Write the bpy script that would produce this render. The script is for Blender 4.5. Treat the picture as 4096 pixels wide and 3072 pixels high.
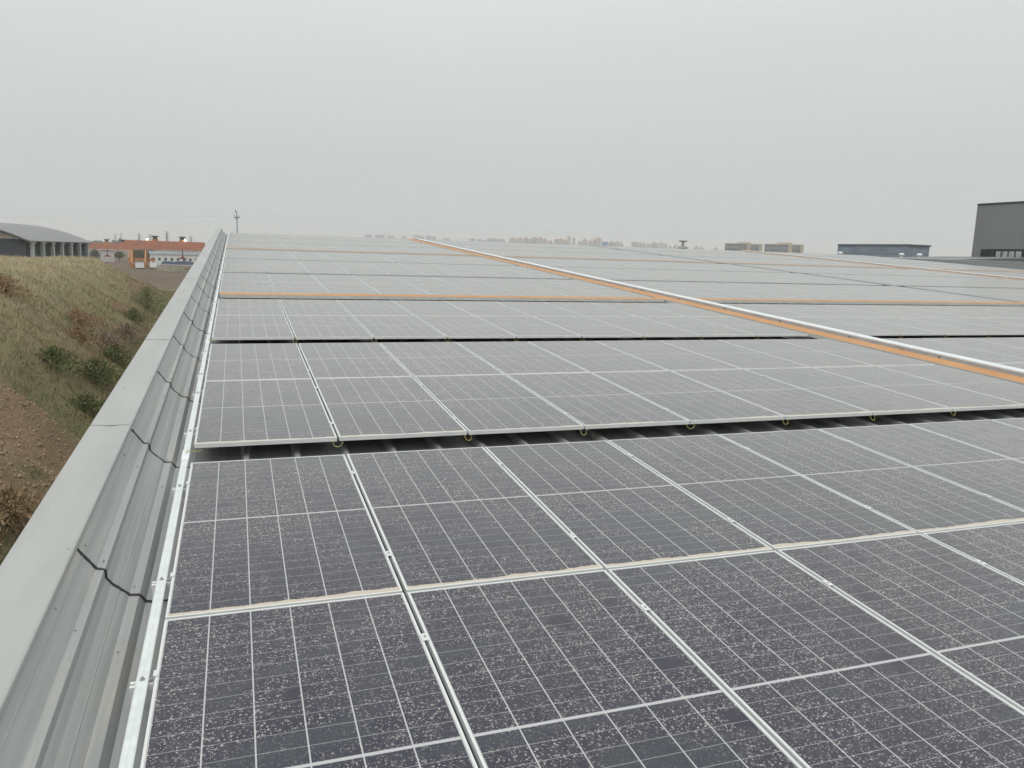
import bpy, math, random
import numpy as np
from mathutils import Vector, Matrix, noise as mnoise

for o in list(bpy.data.objects):
    bpy.data.objects.remove(o, do_unlink=True)
S = bpy.context.scene
COL = S.collection
R = math.radians
rng = random.Random(7)

# ------------------------------------------------------------------ camera
CAM = Vector((0.36287455, -3.7910634, 1.73984307))
RIGHT = Vector((0.9442951983633787, -0.3277413889058031, 0.0298690533154683))
DOWN = Vector((-0.025385920929017546, -0.1630294186659602, -0.9862945623230541))
FWD = Vector((0.32811908412412233, 0.9305949659478792, -0.16226791422216832))
FPX = 782.4353560308011            # focal length in pixels of a 1024 wide picture
cd = bpy.data.cameras.new('camera')
cd.sensor_width = 36.0
cd.lens = FPX / 1024 * 36.0
cd.clip_start = 0.05
cd.clip_end = 20000
cam = bpy.data.objects.new('camera', cd)
COL.objects.link(cam)
M = Matrix.Identity(4)
for i in range(3):
    M[i][0] = RIGHT[i]; M[i][1] = -DOWN[i]; M[i][2] = -FWD[i]; M[i][3] = CAM[i]
cam.matrix_world = M
S.camera = cam

# ------------------------------------------------------------------ sky, sun, exposure
SUN_EL, SUN_AZ = R(52), R(-150)
w = bpy.data.worlds.new('World')
S.world = w
w.use_nodes = True
nt = w.node_tree
nt.nodes.clear()
N = nt.nodes.new
out = N('ShaderNodeOutputWorld'); bg = N('ShaderNodeBackground')
sky = N('ShaderNodeTexSky'); sky.sky_type = 'NISHITA'; sky.sun_disc = False
sky.sun_elevation = SUN_EL; sky.sun_rotation = SUN_AZ; sky.dust_density = 6; sky.air_density = 1.5
tc = N('ShaderNodeTexCoord'); sp = N('ShaderNodeSeparateXYZ'); rmp = N('ShaderNodeValToRGB')
nt.links.new(tc.outputs['Generated'], sp.inputs[0])
nz = N('ShaderNodeTexNoise'); nz.inputs['Scale'].default_value = 2.2; nz.inputs['Detail'].default_value = 3
mp = N('ShaderNodeMapping'); mp.inputs['Scale'].default_value = (1, 1, 3.0)
nt.links.new(tc.outputs['Generated'], mp.inputs[0]); nt.links.new(mp.outputs[0], nz.inputs['Vector'])
ma = N('ShaderNodeMath'); ma.operation = 'MULTIPLY_ADD'
nt.links.new(nz.outputs['Fac'], ma.inputs[0]); ma.inputs[1].default_value = 0.10
sub = N('ShaderNodeMath'); sub.operation = 'SUBTRACT'; sub.inputs[1].default_value = 0.05
nt.links.new(sp.outputs['Z'], sub.inputs[0]); nt.links.new(sub.outputs[0], ma.inputs[2])
nt.links.new(ma.outputs[0], rmp.inputs[0])
el = rmp.color_ramp.elements
SKYK = 10.0
def skyc(r, g, b): return (r, g, b, 1)
el[0].position = 0.0; el[0].color = skyc(.60, .635, .64)
el[1].position = 1.0; el[1].color = skyc(1.45, 1.46, 1.44)
for pos, c in ((.10, (.605, .645, .65)), (.22, (.685, .725, .72)), (.36, (.81, .84, .82)), (.5, (.89, .91, .895))):
    e = el.new(pos); e.color = skyc(*c)
vm = N('ShaderNodeVectorMath'); vm.operation = 'SCALE'; vm.inputs['Scale'].default_value = SKYK
nt.links.new(rmp.outputs[0], vm.inputs[0])
mx = N('ShaderNodeMix'); mx.data_type = 'RGBA'; mx.inputs['Factor'].default_value = 0.96
nt.links.new(sky.outputs[0], mx.inputs['A']); nt.links.new(vm.outputs[0], mx.inputs['B'])
nt.links.new(mx.outputs['Result'], bg.inputs['Color'])
bg.inputs['Strength'].default_value = 0.1
nt.links.new(bg.outputs[0], out.inputs[0])

sl = bpy.data.lights.new('sun', 'SUN'); sl.energy = 0.6; sl.angle = R(25); sl.color = (1, .97, .93)
so = bpy.data.objects.new('sun', sl); COL.objects.link(so)
sd = Vector((math.sin(SUN_AZ) * math.cos(SUN_EL), math.cos(SUN_AZ) * math.cos(SUN_EL), math.sin(SUN_EL)))
so.rotation_euler = sd.to_track_quat('Z', 'Y').to_euler()
S.view_settings.view_transform = 'Standard'
S.view_settings.look = 'None'
S.view_settings.exposure = 0.0
S.view_settings.gamma = 1.0
S.cycles.max_bounces = 6
S.cycles.volume_bounces = 1
HAZE_DENSITY = 0.00027

# ------------------------------------------------------------------ helpers
class NB:
    """small node builder for one material"""
    def __init__(s, name):
        s.m = bpy.data.materials.new(name); s.m.use_nodes = True
        s.t = s.m.node_tree; s.t.nodes.clear()
        s.o = s.t.nodes.new('ShaderNodeOutputMaterial')
        s.p = s.t.nodes.new('ShaderNodeBsdfPrincipled')
        s.t.links.new(s.p.outputs[0], s.o.inputs[0])
    def n(s, kind, **kw):
        nd = s.t.nodes.new('ShaderNode' + kind)
        for k, v in kw.items():
            setattr(nd, k, v)
        return nd
    def set(s, sock, val):
        if hasattr(val, 'is_linked') or isinstance(val, bpy.types.NodeSocket):
            s.t.links.new(val, sock)
        elif val is not None:
            if isinstance(val, tuple) and len(val) == 3 and sock.type == 'RGBA':
                val = val + (1,)
            sock.default_value = val
    def math(s, op, a, b=None, c=None, clamp=False):
        nd = s.n('Math', operation=op); nd.use_clamp = clamp
        s.set(nd.inputs[0], a)
        if b is not None: s.set(nd.inputs[1], b)
        if c is not None: s.set(nd.inputs[2], c)
        return nd.outputs[0]
    def mix(s, f, a, b):
        nd = s.n('Mix', data_type='RGBA'); s.set(nd.inputs['Factor'], f)
        s.set(nd.inputs['A'], a); s.set(nd.inputs['B'], b)
        return nd.outputs['Result']
    def noise(s, vec, scale, detail=3, rough=.5, dist=0.0, col=False):
        nd = s.n('TexNoise'); s.set(nd.inputs['Vector'], vec)
        nd.inputs['Scale'].default_value = scale; nd.inputs['Detail'].default_value = detail
        nd.inputs['Roughness'].default_value = rough; nd.inputs['Distortion'].default_value = dist
        return nd.outputs['Color' if col else 'Fac']
    def map(s, vec, scale=(1, 1, 1), loc=(0, 0, 0)):
        nd = s.n('Mapping'); s.set(nd.inputs[0], vec)
        nd.inputs['Scale'].default_value = scale; nd.inputs['Location'].default_value = loc
        return nd.outputs[0]
    def ramp(s, f, a, b):      # linear remap a..b -> 0..1 clamped
        nd = s.n('MapRange'); s.set(nd.inputs[0], f)
        nd.inputs[1].default_value = a; nd.inputs[2].default_value = b
        return nd.outputs[0]
    def pos(s): return s.n('NewGeometry').outputs['Position']
    def obj(s): return s.n('TexCoord').outputs['Object']
    def done(s, col=None, rough=.6, metal=0.0, spec=None, bump=None, bstr=.2, bdist=.01):
        if col is not None: s.set(s.p.inputs['Base Color'], col)
        s.set(s.p.inputs['Roughness'], rough); s.set(s.p.inputs['Metallic'], metal)
        if spec is not None: s.set(s.p.inputs['Specular IOR Level'], spec)
        if bump is not None:
            b = s.n('Bump'); b.inputs['Strength'].default_value = bstr; b.inputs['Distance'].default_value = bdist
            s.set(b.inputs['Height'], bump); s.t.links.new(b.outputs[0], s.p.inputs['Normal'])
        return s.m

def paint(name, col, rough=.5, var=.12, scale=3.0, metal=0.0, dirt=None, stretch=(1, 1, 1), spec=None):
    b = NB(name)
    f = b.noise(b.map(b.pos(), stretch), scale, 5, .6)
    lo = tuple(c * (1 - var) for c in col) if dirt is None else dirt
    c = b.mix(b.ramp(f, .35, .7), lo, tuple(min(1, x * (1 + var * .5)) for x in col))
    return b.done(c, rough, metal, spec)

class MB:
    """collects shapes into one mesh"""
    def __init__(s): s.v = []; s.f = []; s.uv = []
    def add(s, vs, fs):
        k = len(s.v); s.v += [tuple(v) for v in vs]; s.f += [tuple(i + k for i in f) for f in fs]; return s
    def box(s, x0, x1, y0, y1, z0, z1):
        return s.add([(x0, y0, z0), (x1, y0, z0), (x1, y1, z0), (x0, y1, z0), (x0, y0, z1), (x1, y0, z1), (x1, y1, z1), (x0, y1, z1)],
                     [(3, 2, 1, 0), (4, 5, 6, 7), (0, 1, 5, 4), (1, 2, 6, 5), (2, 3, 7, 6), (3, 0, 4, 7)])
    def prism(s, prof, axis, a, b, closed=True):
        """profile of 2-D points swept along an axis: 'y' -> (x,z), 'x' -> (y,z), 'z' -> (x,y)"""
        def P(p, t):
            return (p[0], t, p[1]) if axis == 'y' else ((t, p[0], p[1]) if axis == 'x' else (p[0], p[1], t))
        n = len(prof)
        vs = [P(p, a) for p in prof] + [P(p, b) for p in prof]
        fs = [(i, (i + 1) % n, n + (i + 1) % n, n + i) for i in range(n if closed else n - 1)]
        if closed: fs += [tuple(range(n - 1, -1, -1)), tuple(range(n, 2 * n))]
        return s.add(vs, fs)
    def bar(s, p, q, w, h=None):
        h = w if h is None else h
        p, q = Vector(p), Vector(q); d = (q - p).normalized()
        up = Vector((0, 0, 1)) if abs(d.z) < .95 else Vector((1, 0, 0))
        a = d.cross(up).normalized() * (w / 2); b = a.cross(d).normalized() * (h / 2)
        vs = [p - a - b, p + a - b, p + a + b, p - a + b, q - a - b, q + a - b, q + a + b, q - a + b]
        return s.add(vs, [(3, 2, 1, 0), (4, 5, 6, 7), (0, 1, 5, 4), (1, 2, 6, 5), (2, 3, 7, 6), (3, 0, 4, 7)])
    def tube(s, pts, r, n=8, cap=True):
        pts = [Vector(p) for p in pts]; rings = []
        rr = r if isinstance(r, (list, tuple)) else [r] * len(pts)
        for i, p in enumerate(pts):
            d = (pts[min(i + 1, len(pts) - 1)] - pts[max(i - 1, 0)]).normalized()
            up = Vector((0, 0, 1)) if abs(d.z) < .9 else Vector((1, 0, 0))
            a = d.cross(up).normalized(); b = a.cross(d).normalized()
            rings.append([p + (a * math.cos(t) + b * math.sin(t)) * rr[i] for t in [2 * math.pi * k / n for k in range(n)]])
        vs = [v for rg in rings for v in rg]; fs = []
        for i in range(len(pts) - 1):
            for k in range(n):
                fs.append((i * n + k, i * n + (k + 1) % n, (i + 1) * n + (k + 1) % n, (i + 1) * n + k))
        if cap: fs += [tuple(range(n - 1, -1, -1)), tuple(range((len(pts) - 1) * n, len(pts) * n))]
        return s.add(vs, fs)
    def lathe(s, prof, c=(0, 0, 0), n=16):
        vs = []; fs = []
        for r, z in prof:
            for k in range(n):
                t = 2 * math.pi * k / n; vs.append((c[0] + r * math.cos(t), c[1] + r * math.sin(t), c[2] + z))
        for i in range(len(prof) - 1):
            for k in range(n):
                fs.append((i * n + k, i * n + (k + 1) % n, (i + 1) * n + (k + 1) % n, (i + 1) * n + k))
        fs += [tuple(range(n - 1, -1, -1)), tuple(range((len(prof) - 1) * n, len(prof) * n))]
        return s.add(vs, fs)
    def mesh(s, name, mat, smooth=False):
        me = bpy.data.meshes.new(name); me.from_pydata(s.v, [], s.f)
        me.materials.append(mat)
        if smooth: me.polygons.foreach_set('use_smooth', [True] * len(me.polygons))
        me.update(); return me
    def build(s, name, mat, parent=None, smooth=False):
        return link(name, s.mesh(name, mat, smooth), parent)

def link(name, me, parent=None):
    o = bpy.data.objects.new(name, me); COL.objects.link(o)
    if parent is not None: o.parent = parent
    return o
def tag(o, label=None, cat=None, group=None, kind=None):
    if label: o['label'] = label
    if cat: o['category'] = cat
    if group: o['group'] = group
    if kind: o['kind'] = kind
    return o
def empty(name, loc=(0, 0, 0), rot=(0, 0, 0)):
    o = bpy.data.objects.new(name, None); o.empty_display_size = .1
    o.location = loc; o.rotation_euler = rot; COL.objects.link(o); return o
def copy_tree(o, parent=None):
    c = o.copy(); COL.objects.link(c)
    if parent is not None: c.parent = parent
    for ch in o.children: copy_tree(ch, c)
    return c

SL = R(3.2)                        # slope of the factory roof
SROT = (SL, 0, 0)
def uvw(u, v, wv=0.0):             # point on the sloping roof -> world
    return Vector((u, v * math.cos(SL) - wv * math.sin(SL), v * math.sin(SL) + wv * math.cos(SL)))
def polar(az, d, z=0.0):           # bearing in degrees from the photographer's spot
    return Vector((CAM.x + d * math.sin(R(az)), CAM.y + d * math.cos(R(az)), z))
GZ = -7.5                          # ground level
ORD = ['first', 'second', 'third', 'fourth', 'fifth', 'sixth', 'seventh', 'eighth', 'ninth', 'tenth', 'eleventh', 'twelfth',
       'thirteenth', 'fourteenth', 'fifteenth', 'sixteenth', 'seventeenth', 'eighteenth', 'nineteenth', 'twentieth']

# ------------------------------------------------------------------ materials
M_ALU = paint('aluminium_frame', (.68, .70, .69), .42, .07, 6)
M_ALU2 = paint('aluminium_rail', (.84, .85, .84), .4, .08, 9)
M_BOLT = paint('steel_bolt', (.45, .44, .41), .4, .3, 40, .6)
M_GALV = paint('galvanised_steel', (.69, .74, .74), .42, .10, 14)
M_SEAMSHADE = paint('dark_seam_shade', (.035, .036, .036), .7, .3, 20)
M_WIRE = paint('yellow_green_wire', (.56, .42, .14), .5, .3, 25, dirt=(.42, .39, .13))
M_TRAYTOP = paint('tray_cover', (.76, .80, .82), .4, .08, 2)
M_TRAYSIDE = paint('tray_side', (.58, .56, .54), .5, .15, 4)
M_DARKMETAL = paint('dark_metal', (.05, .05, .05), .5, .3, 10)

def sheet_metal():
    b = NB('painted_roof_sheet'); p = b.obj()
    st = b.noise(b.map(p, (14, .25, 14)), 2.0, 4, .6)
    bl = b.noise(p, 1.3, 4, .6); fine = b.noise(p, 40, 3, .6)
    c = b.mix(b.ramp(st, .3, .7), (.285, .300, .296), (.375, .39, .382))
    c = b.mix(b.ramp(bl, .55, .85), c, (.33, .31, .27))
    wn = b.noise(b.map(p, (9, .35, 9), (3, 1, 0)), 1.6, 4, .65)
    c = b.mix(b.math('MULTIPLY', b.ramp(wn, .56, .74), .6), c, (.50, .44, .35))
    c = b.mix(b.math('MULTIPLY', b.ramp(fine, .5, .8), .12), c, (.2, .2, .19))
    return b.done(c, .46, 0, .4)
M_SHEET = sheet_metal()
def coping_mat():
    b = NB('painted_coping'); p = b.obj()
    st = b.noise(b.map(p, (3, .5, 3)), 1.4, 4, .6)
    c = b.mix(b.ramp(st, .3, .7), (.345, .355, .345), (.405, .415, .40))
    sc = b.noise(b.map(p, (30, 6, 30)), 1.0, 3, .7)
    c = b.mix(b.math('MULTIPLY', b.ramp(sc, .68, .72), .5), c, (.62, .63, .60))
    return b.done(c, .42, 0, .5)
M_COPING = coping_mat()
M_DARKROOF = paint('dark_grey_roof', (.17, .18, .185), .5, .15, .4, stretch=(1, .15, 1))

PW, PL, PT = 1.134, 2.360, .035     # panel size
def glass_mat():
    b = NB('dusty_solar_glass')
    uv = b.n('UVMap').outputs[0]; sx = b.n('SeparateXYZ'); b.set(sx.inputs[0], uv)
    u, v = sx.outputs[0], sx.outputs[1]
    P = b.pos()
    # cell lines
    mg = .0130; cp = (PW - 2 * mg) / 6; rp = (PL / 2 - .008 - mg) / 12
    fu = b.math('FRACT', b.math('DIVIDE', b.math('SUBTRACT', u, mg), cp))
    du = b.math('MULTIPLY', b.math('MINIMUM', fu, b.math('SUBTRACT', 1.0, fu)), cp)
    colline = b.ramp(du, .0034, .0024)
    av = b.math('SUBTRACT', b.math('ABSOLUTE', b.math('SUBTRACT', v, PL / 2)), .008)   # distance from the middle bar
    fv = b.math('FRACT', b.math('DIVIDE', av, rp))
    dv = b.math('MULTIPLY', b.math('MINIMUM', fv, b.math('SUBTRACT', 1.0, fv)), rp)
    rowline = b.math('MULTIPLY', b.ramp(dv, .0018, .0009), .62)
    midline = b.ramp(av, .001, -.001)
    eu = b.math('MINIMUM', u, b.math('SUBTRACT', PW, u)); ev = b.math('MINIMUM', v, b.math('SUBTRACT', PL, v))
    edge = b.ramp(b.math('MINIMUM', eu, ev), mg + .001, mg - .001)
    line = b.math('MAXIMUM', b.math('MAXIMUM', colline, rowline), b.math('MAXIMUM', midline, edge))
    # cells and film of dust
    tint = b.noise(P, .8, 2, .5)
    cell = b.mix(b.ramp(tint, .35, .65), (.008, .010, .030), (.014, .012, .030))
    
    film = b.noise(b.map(P, (1, .45, 1)), 1.7, 6, .62, .6)
    film2 = b.noise(P, 26, 4, .65)
    wipe = b.noise(b.map(P, (.35, 1.1, 1), (5, 2, 0)), 1.1, 4, .55, 1.5)
    damt = b.math('MULTIPLY_ADD', b.ramp(film, .3, .75), .050, .008)
    damt = b.math('MULTIPLY', damt, b.math('MULTIPLY_ADD', b.ramp(film2, .38, .68), 1.3, .3))
    wiped = b.ramp(wipe, .56, .64)
    damt = b.math('MULTIPLY', damt, b.math('SUBTRACT', 1.0, b.math('MULTIPLY', wiped, .6)))
    # round wet patches, few and dark
    vo2 = b.n('TexVoronoi'); wob = b.n('VectorMath', operation='MULTIPLY_ADD')
    b.set(wob.inputs[0], b.noise(P, 9, 3, .6, col=True)); wob.inputs[1].default_value = (.16, .16, .16); b.set(wob.inputs[2], P)
    b.set(vo2.inputs['Vector'], wob.outputs[0]); vo2.inputs['Scale'].default_value = 3.0
    sc2 = b.n('SeparateColor'); b.set(sc2.inputs[0], vo2.outputs['Color'])
    wet = b.math('MULTIPLY', b.ramp(vo2.outputs['Distance'], .27, .15), b.math('GREATER_THAN', sc2.outputs[0], .70))
    damt = b.math('MULTIPLY', damt, b.math('SUBTRACT', 1.0, b.math('MULTIPLY', wet, .8)))
    c = b.mix(damt, b.mix(b.math('MULTIPLY', wiped, .8), cell, (.030, .036, .050)), (.60, .565, .53))
    c = b.mix(b.math('MULTIPLY', line, .82), c, (.57, .58, .585))
    # dried drops: two sizes of warped cells
    def drops(scale, seed, r0, r1):
        wv = b.n('VectorMath', operation='MULTIPLY_ADD')
        b.set(wv.inputs[0], b.noise(b.map(P, (1, 1, 1), (seed, 0, 0)), scale * 1.1, 2, .6, col=True))
        wv.inputs[1].default_value = (.9 / scale,) * 3; b.set(wv.inputs[2], P)
        vo = b.n('TexVoronoi'); b.set(vo.inputs['Vector'], wv.outputs[0]); vo.inputs['Scale'].default_value = scale
        sc = b.n('SeparateColor'); b.set(sc.inputs[0], vo.outputs['Color'])
        rad = b.math('MULTIPLY', b.math('POWER', sc.outputs[0], 3.0), r1)
        d = b.math('SUBTRACT', rad, vo.outputs['Distance'])
        return b.math('MULTIPLY', b.ramp(d, -.02, .08), b.math('MULTIPLY_ADD', sc.outputs[1], .6, .4))
    dens = b.ramp(b.math('ADD', b.noise(P, 2.6, 4, .65), b.math('MULTIPLY', b.math('SUBTRACT', b.noise(P, .55, 2, .5), .5), .5)), .34, .60)
    spots = b.math('MAXIMUM', drops(92, 0, 0, .60), drops(150, 7, 0, .64))
    spots = b.math('MULTIPLY', spots, b.math('MULTIPLY_ADD', dens, .75, .25))
    spots = b.math('MULTIPLY', spots, b.math('SUBTRACT', 1.0, b.math('MULTIPLY', wiped, .75)))
    spots = b.math('MULTIPLY', spots, b.math('SUBTRACT', 1.0, b.math('MULTIPLY', wet, .9)))
    c = b.mix(b.math('MULTIPLY', spots, .72), c, (.57, .545, .50))
    # crust of washed-down dust along the lower frame
    hgt = b.math('MULTIPLY_ADD', b.ramp(b.noise(b.map(P, (1, .3, 1)), 1.6, 4, .65), .32, .75), .055, .013)
    hgt = b.math('ADD', hgt, b.math('MULTIPLY', b.noise(P, 35, 3, .7), .016))
    crust = b.ramp(b.math('SUBTRACT', hgt, v), -.001, .002)
    c = b.mix(b.math('MULTIPLY', crust, .9), c, (.58, .52, .42))
    b.p.inputs['Sheen Weight'].default_value = .92; b.p.inputs['Sheen Roughness'].default_value = .335
    b.p.inputs['IOR'].default_value = 1.40
    b.p.inputs['Sheen Tint'].default_value = (.92, .90, .86, 1)
    rough = b.math('MULTIPLY_ADD', damt, .5, .21)
    rough = b.math('MAXIMUM', rough, b.math('MULTIPLY', b.math('MAXIMUM', spots, crust), .6))
    return b.done(c, rough, 0, .5)
M_GLASS = glass_mat()

def grating_mat():
    b = NB('orange_grating'); p = b.obj(); sx = b.n('SeparateXYZ'); b.set(sx.inputs[0], p)
    a = b.math('FRACT', b.math('MULTIPLY', sx.outputs[0], 20.0)); c_ = b.math('FRACT', b.math('MULTIPLY', sx.outputs[1], 20.0))
    hole = b.math('MULTIPLY', b.math('GREATER_THAN', a, .32), b.math('GREATER_THAN', c_, .32))
    f = b.noise(p, 1.4, 4, .6)
    base = b.mix(b.ramp(f, .35, .7), (.58, .265, .085), (.67, .345, .125))
    sol = b.mix(b.math('MULTIPLY', hole, .42), base, (.12, .05, .02))
    return b.done(sol, .55)
M_GRATE = grating_mat()
M_GRATESIDE = paint('walkway_side', (.58, .58, .55), .5, .1, 5)

# ------------------------------------------------------------------ ground and embankment
def ground_mat():
    b = NB('field_ground'); p = b.pos()
    f = b.noise(p, .035, 6, .6); g = b.noise(p, .6, 5, .65)
    c = b.mix(b.ramp(f, .35, .65), (.14, .105, .08), (.185, .145, .11))
    c = b.mix(b.ramp(g, .4, .75), c, (.10, .085, .06))
    return b.done(c, .95, 0, .1)
g = MB(); g.add([(-9000, -9000, GZ), (9000, -9000, GZ), (9000, 9000, GZ), (-9000, 9000, GZ)], [(0, 1, 2, 3)])
tag(g.build('ground', ground_mat()), kind='structure')

def fbm(x, y, sc, o=4):
    return mnoise.fractal(Vector((x * sc, y * sc, 3.7)), 1.0, 2.0, o)
def sstep(a, b, x):
    t = max(0.0, min(1.0, (x - a) / (b - a))); return t * t * (3 - 2 * t)
TOPZ = -1.0
def bank_z(x, y):
    xc = -10.0 - .075 * max(y, 0) + 1.2 * fbm(0, y, .06) ; xf = -3.6 - .03 * max(y, 0)
    t = max(0.0, min(1.0, (x - xf) / (xc - xf)))
    prof = t * .72 + .28 * sstep(0, 1, t)
    end = 1 - sstep(132, 172, y + .25 * (x + 20)) 
    z = GZ + .05 + (TOPZ - GZ) * prof * end
    z += (.75 * fbm(x * 1.3, y, .15) + .3 * fbm(x, y, .4) + .10 * fbm(x + 9, y, 1.1)) * min(1, t * 3 + .15) * (1 if y < 60 else .6)
    return z - (.25 if t <= 0 else 0)
ys = list(np.arange(-14, 30, .45)) + list(np.arange(30, 70, .8)) + list(np.arange(70, 182, 1.6))
xs = list(-1.2 - np.cumsum(np.concatenate([np.full(38, .35), np.full(30, .6), np.full(40, 1.4)])))
vs = [(x, y, bank_z(x, y)) for y in ys for x in xs]
nx = len(xs)
fs = [(j * nx + i, j * nx + i + 1, (j + 1) * nx + i + 1, (j + 1) * nx + i) for j in range(len(ys) - 1) for i in range(nx - 1)]
fs = [f[::-1] for f in fs]

PAL = dict(straw=(.44, .37, .235), pale=(.53, .46, .33), olive=(.27, .275, .145), brown=(.27, .205, .135), rust=(.30, .20, .12),
           green=(.135, .175, .07), dark=(.15, .13, .085), soil=(.37, .26, .165))
def bank_mix(x, y, z):
    """which plants grow where, as weights"""
    h = (z - GZ) / (TOPZ - GZ)
    n1 = fbm(x * 1.6 + 31, y, .13); n2 = fbm(x * 1.5, y + 57, .26); n3 = fbm(x * 1.7 - 77, y + 5, .085); n4 = fbm(x + 11, y - 40, .5)
    wts = dict(straw=max(0, h * 1.6 - .85 + n1 * .8), pale=max(0, h * 1.5 - .95 + n2 * .8 + n4 * .3), olive=max(0, .82 - abs(h - .70) * 1.1 + n3 * 1.0 + n4 * .3),
               brown=max(0, .98 - abs(h - .48) * 1.4 + n2 * .8), rust=max(0, .42 - abs(h - .5) * 1.3 + n1 * 1.0),
               green=max(0, .85 - abs(h - .2) * 1.4 + n3 * .7 + n1 * .5), dark=max(0, .15 + n2 * .9 - h * .3 + n4 * .4))
    if y < 38:
        e_ = y + 5 * n2 + 2.5 * n4 + (x + 6.4) * 1.6
        k = sstep(31.0, 28.5, e_) * sstep(20.5, 23.5, e_); wts = {a: b_ * (1 - k) for a, b_ in wts.items()}; wts['soil'] = k * 1.3
        wts['brown'] += .35 * k; wts['dark'] += .2 * k * (1 + n4)
        k = sstep(23, 20, e_); wts['brown'] += k * .5; wts['dark'] += k * .9
    return wts
def bank_col(x, y, z, jit=0.0):
    wt = bank_mix(x, y, z); s_ = sum(wt.values()) + 1e-6
    c = np.zeros(3)
    for k, a in wt.items(): c += np.array(PAL[k]) * a / s_
    return c
me = bpy.data.meshes.new('embankment'); me.from_pydata(vs, [], fs)
att = me.color_attributes.new('cover', 'FLOAT_COLOR', 'POINT')
buf = np.ones((len(vs), 4), dtype=np.float32)
for i, p in enumerate(vs): buf[i, :3] = bank_col(*p)
att.data.foreach_set('color', buf.ravel())
me.polygons.foreach_set('use_smooth', [True] * len(me.polygons))
def bank_mat():
    b = NB('weedy_soil'); a = b.n('VertexColor', layer_name='cover').outputs[0]; p = b.pos()
    f = b.noise(p, 3.5, 6, .7); f2 = b.noise(p, 14, 4, .7)
    c = b.mix(b.math('MULTIPLY', b.ramp(f, .4, .75), .6), a, (.16, .12, .07))
    c = b.mix(b.math('MULTIPLY', b.ramp(f2, .48, .7), .6), c, (.42, .33, .23))
    f3 = b.noise(b.map(p, (1, .5, 1), (4, 1, 2)), 6, 5, .75)
    c = b.mix(b.math('MULTIPLY', b.ramp(f3, .52, .70), .6), c, (.13, .095, .06))
    return b.done(c, .95, 0, .1, bump=f3, bstr=1.0, bdist=.16)
me.materials.append(bank_mat())
tag(link('embankment', me), kind='structure')

def blade_mesh(name, pts, mat):
    """pts: list of (base, lean vector, width, colour)"""
    n = len(pts); V = np.zeros((n, 4, 3), np.float32); C = np.ones((n, 4, 4), np.float32)
    for i, (p, l, wd, c) in enumerate(pts):
        p = np.array(p); l = np.array(l); sd_ = np.cross(l, (math.sin(i), math.cos(i), .2)); sd_ = sd_ / (np.linalg.norm(sd_) + 1e-9) * wd / 2
        V[i] = (p - sd_, p + sd_, p + l + sd_ * .25, p + l - sd_ * .25); C[i, :, :3] = c
    me = bpy.data.meshes.new(name)
    me.from_pydata(V.reshape(-1, 3).tolist(), [], np.arange(n * 4).reshape(-1, 4).tolist())
    a = me.color_attributes.new('tint', 'FLOAT_COLOR', 'POINT'); a.data.foreach_set('color', C.ravel())
    me.materials.append(mat); return me
def blade_mat():
    b = NB('dry_grass'); a = b.n('VertexColor', layer_name='tint').outputs[0]
    b.done(a, .8, 0, .15)
    return b.m
M_BLADE = blade_mat()
pts = []
r2 = random.Random(3)
keys = list(PAL)
while len(pts) < 170000:
    # closer to the viewer more and finer blades
    y = 14 + 152 * r2.random() ** 1.55
    xc = -10.0 - .075 * y; xf = -3.6 - .03 * y
    x = xf + 1.0 - r2.random() * (xf - xc + 6 + .45 * y * r2.random())
    if x > -1.3: continue
    z = bank_z(x, y); wt = bank_mix(x, y, z); tot = sum(wt.values())
    if tot < .05: continue
    q = r2.random() * tot; k = keys[0]
    for k, a_ in wt.items():
        q -= a_
        if q <= 0: break
    if wt.get('soil', 0) > .3 and r2.random() < .93: continue
    c = np.array(PAL[k]) * (.75 + .6 * r2.random())
    hs = dict(straw=.42, pale=.5, olive=.34, brown=.4, rust=.4, green=.2, dark=.3, soil=.1)[k] * (.35 + .65 * r2.random())
    far = .8 + y / 60
    l = (r2.gauss(0, .33) * hs, r2.gauss(0, .33) * hs, hs)
    pts.append(((x, y, z - .03), l, (.017 if k != 'green' else .035) * far * (.6 + .8 * r2.random()), c))
tag(link('weed_cover', blade_mesh('weed_cover', pts, M_BLADE)), 'dry yellow and brown weeds covering the earth embankment beside the factory', 'weeds', kind='stuff')

# ------------------------------------------------------------------ factory under the panels
RIDGE = 46.35
fac = empty('factory_building', (0, 0, 0), SROT)
tag(fac, 'grey ribbed metal factory roof with dark bare end carrying the whole solar array', 'building')
PAN, RIBH = -.19, .05
prof = []
u = .06
while u < 78:
    prof += [(u, PAN), (u + .295, PAN), (u + .32, PAN + RIBH), (u + .355, PAN + RIBH), (u + .38, PAN)]
    u += .41
def roof_piece(name, pr, v0, v1, mat):
    m = MB(); m.prism(pr, 'y', v0, v1, closed=False); m.f = [f[::-1] for f in m.f]
    return m.build(name, mat, fac)
pl = [q for q in prof if q[0] < 47.3]; pr_ = [q for q in prof if q[0] > 46.6]
roof_piece('roof', pl, -9, RIDGE, M_SHEET)
rp = MB(); rp.prism(pr_, 'y', -9, RIDGE, closed=False); rp.f = [f[::-1] for f in rp.f]
tag(rp.build('roof', M_DARKROOF, fac), 'bare dark grey end of the ribbed roof')
m = MB()                                                        # slope beyond the ridge
m.add([(-.6, RIDGE, PAN + RIBH), (78, RIDGE, PAN + RIBH), (78, RIDGE + 30, PAN - 3.3), (-.6, RIDGE + 30, PAN - 3.3)], [(0, 1, 2, 3)])
m.build('roof', M_DARKROOF, fac)
m = MB(); m.prism([(RIDGE - .22, PAN + RIBH + .012), (RIDGE, PAN + RIBH + .035), (RIDGE + .22, PAN + RIBH)], 'x', 0, 78, closed=False)
m.f = [f[::-1] for f in m.f]
m.build('ridge_cap', M_SHEET, fac)
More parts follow.
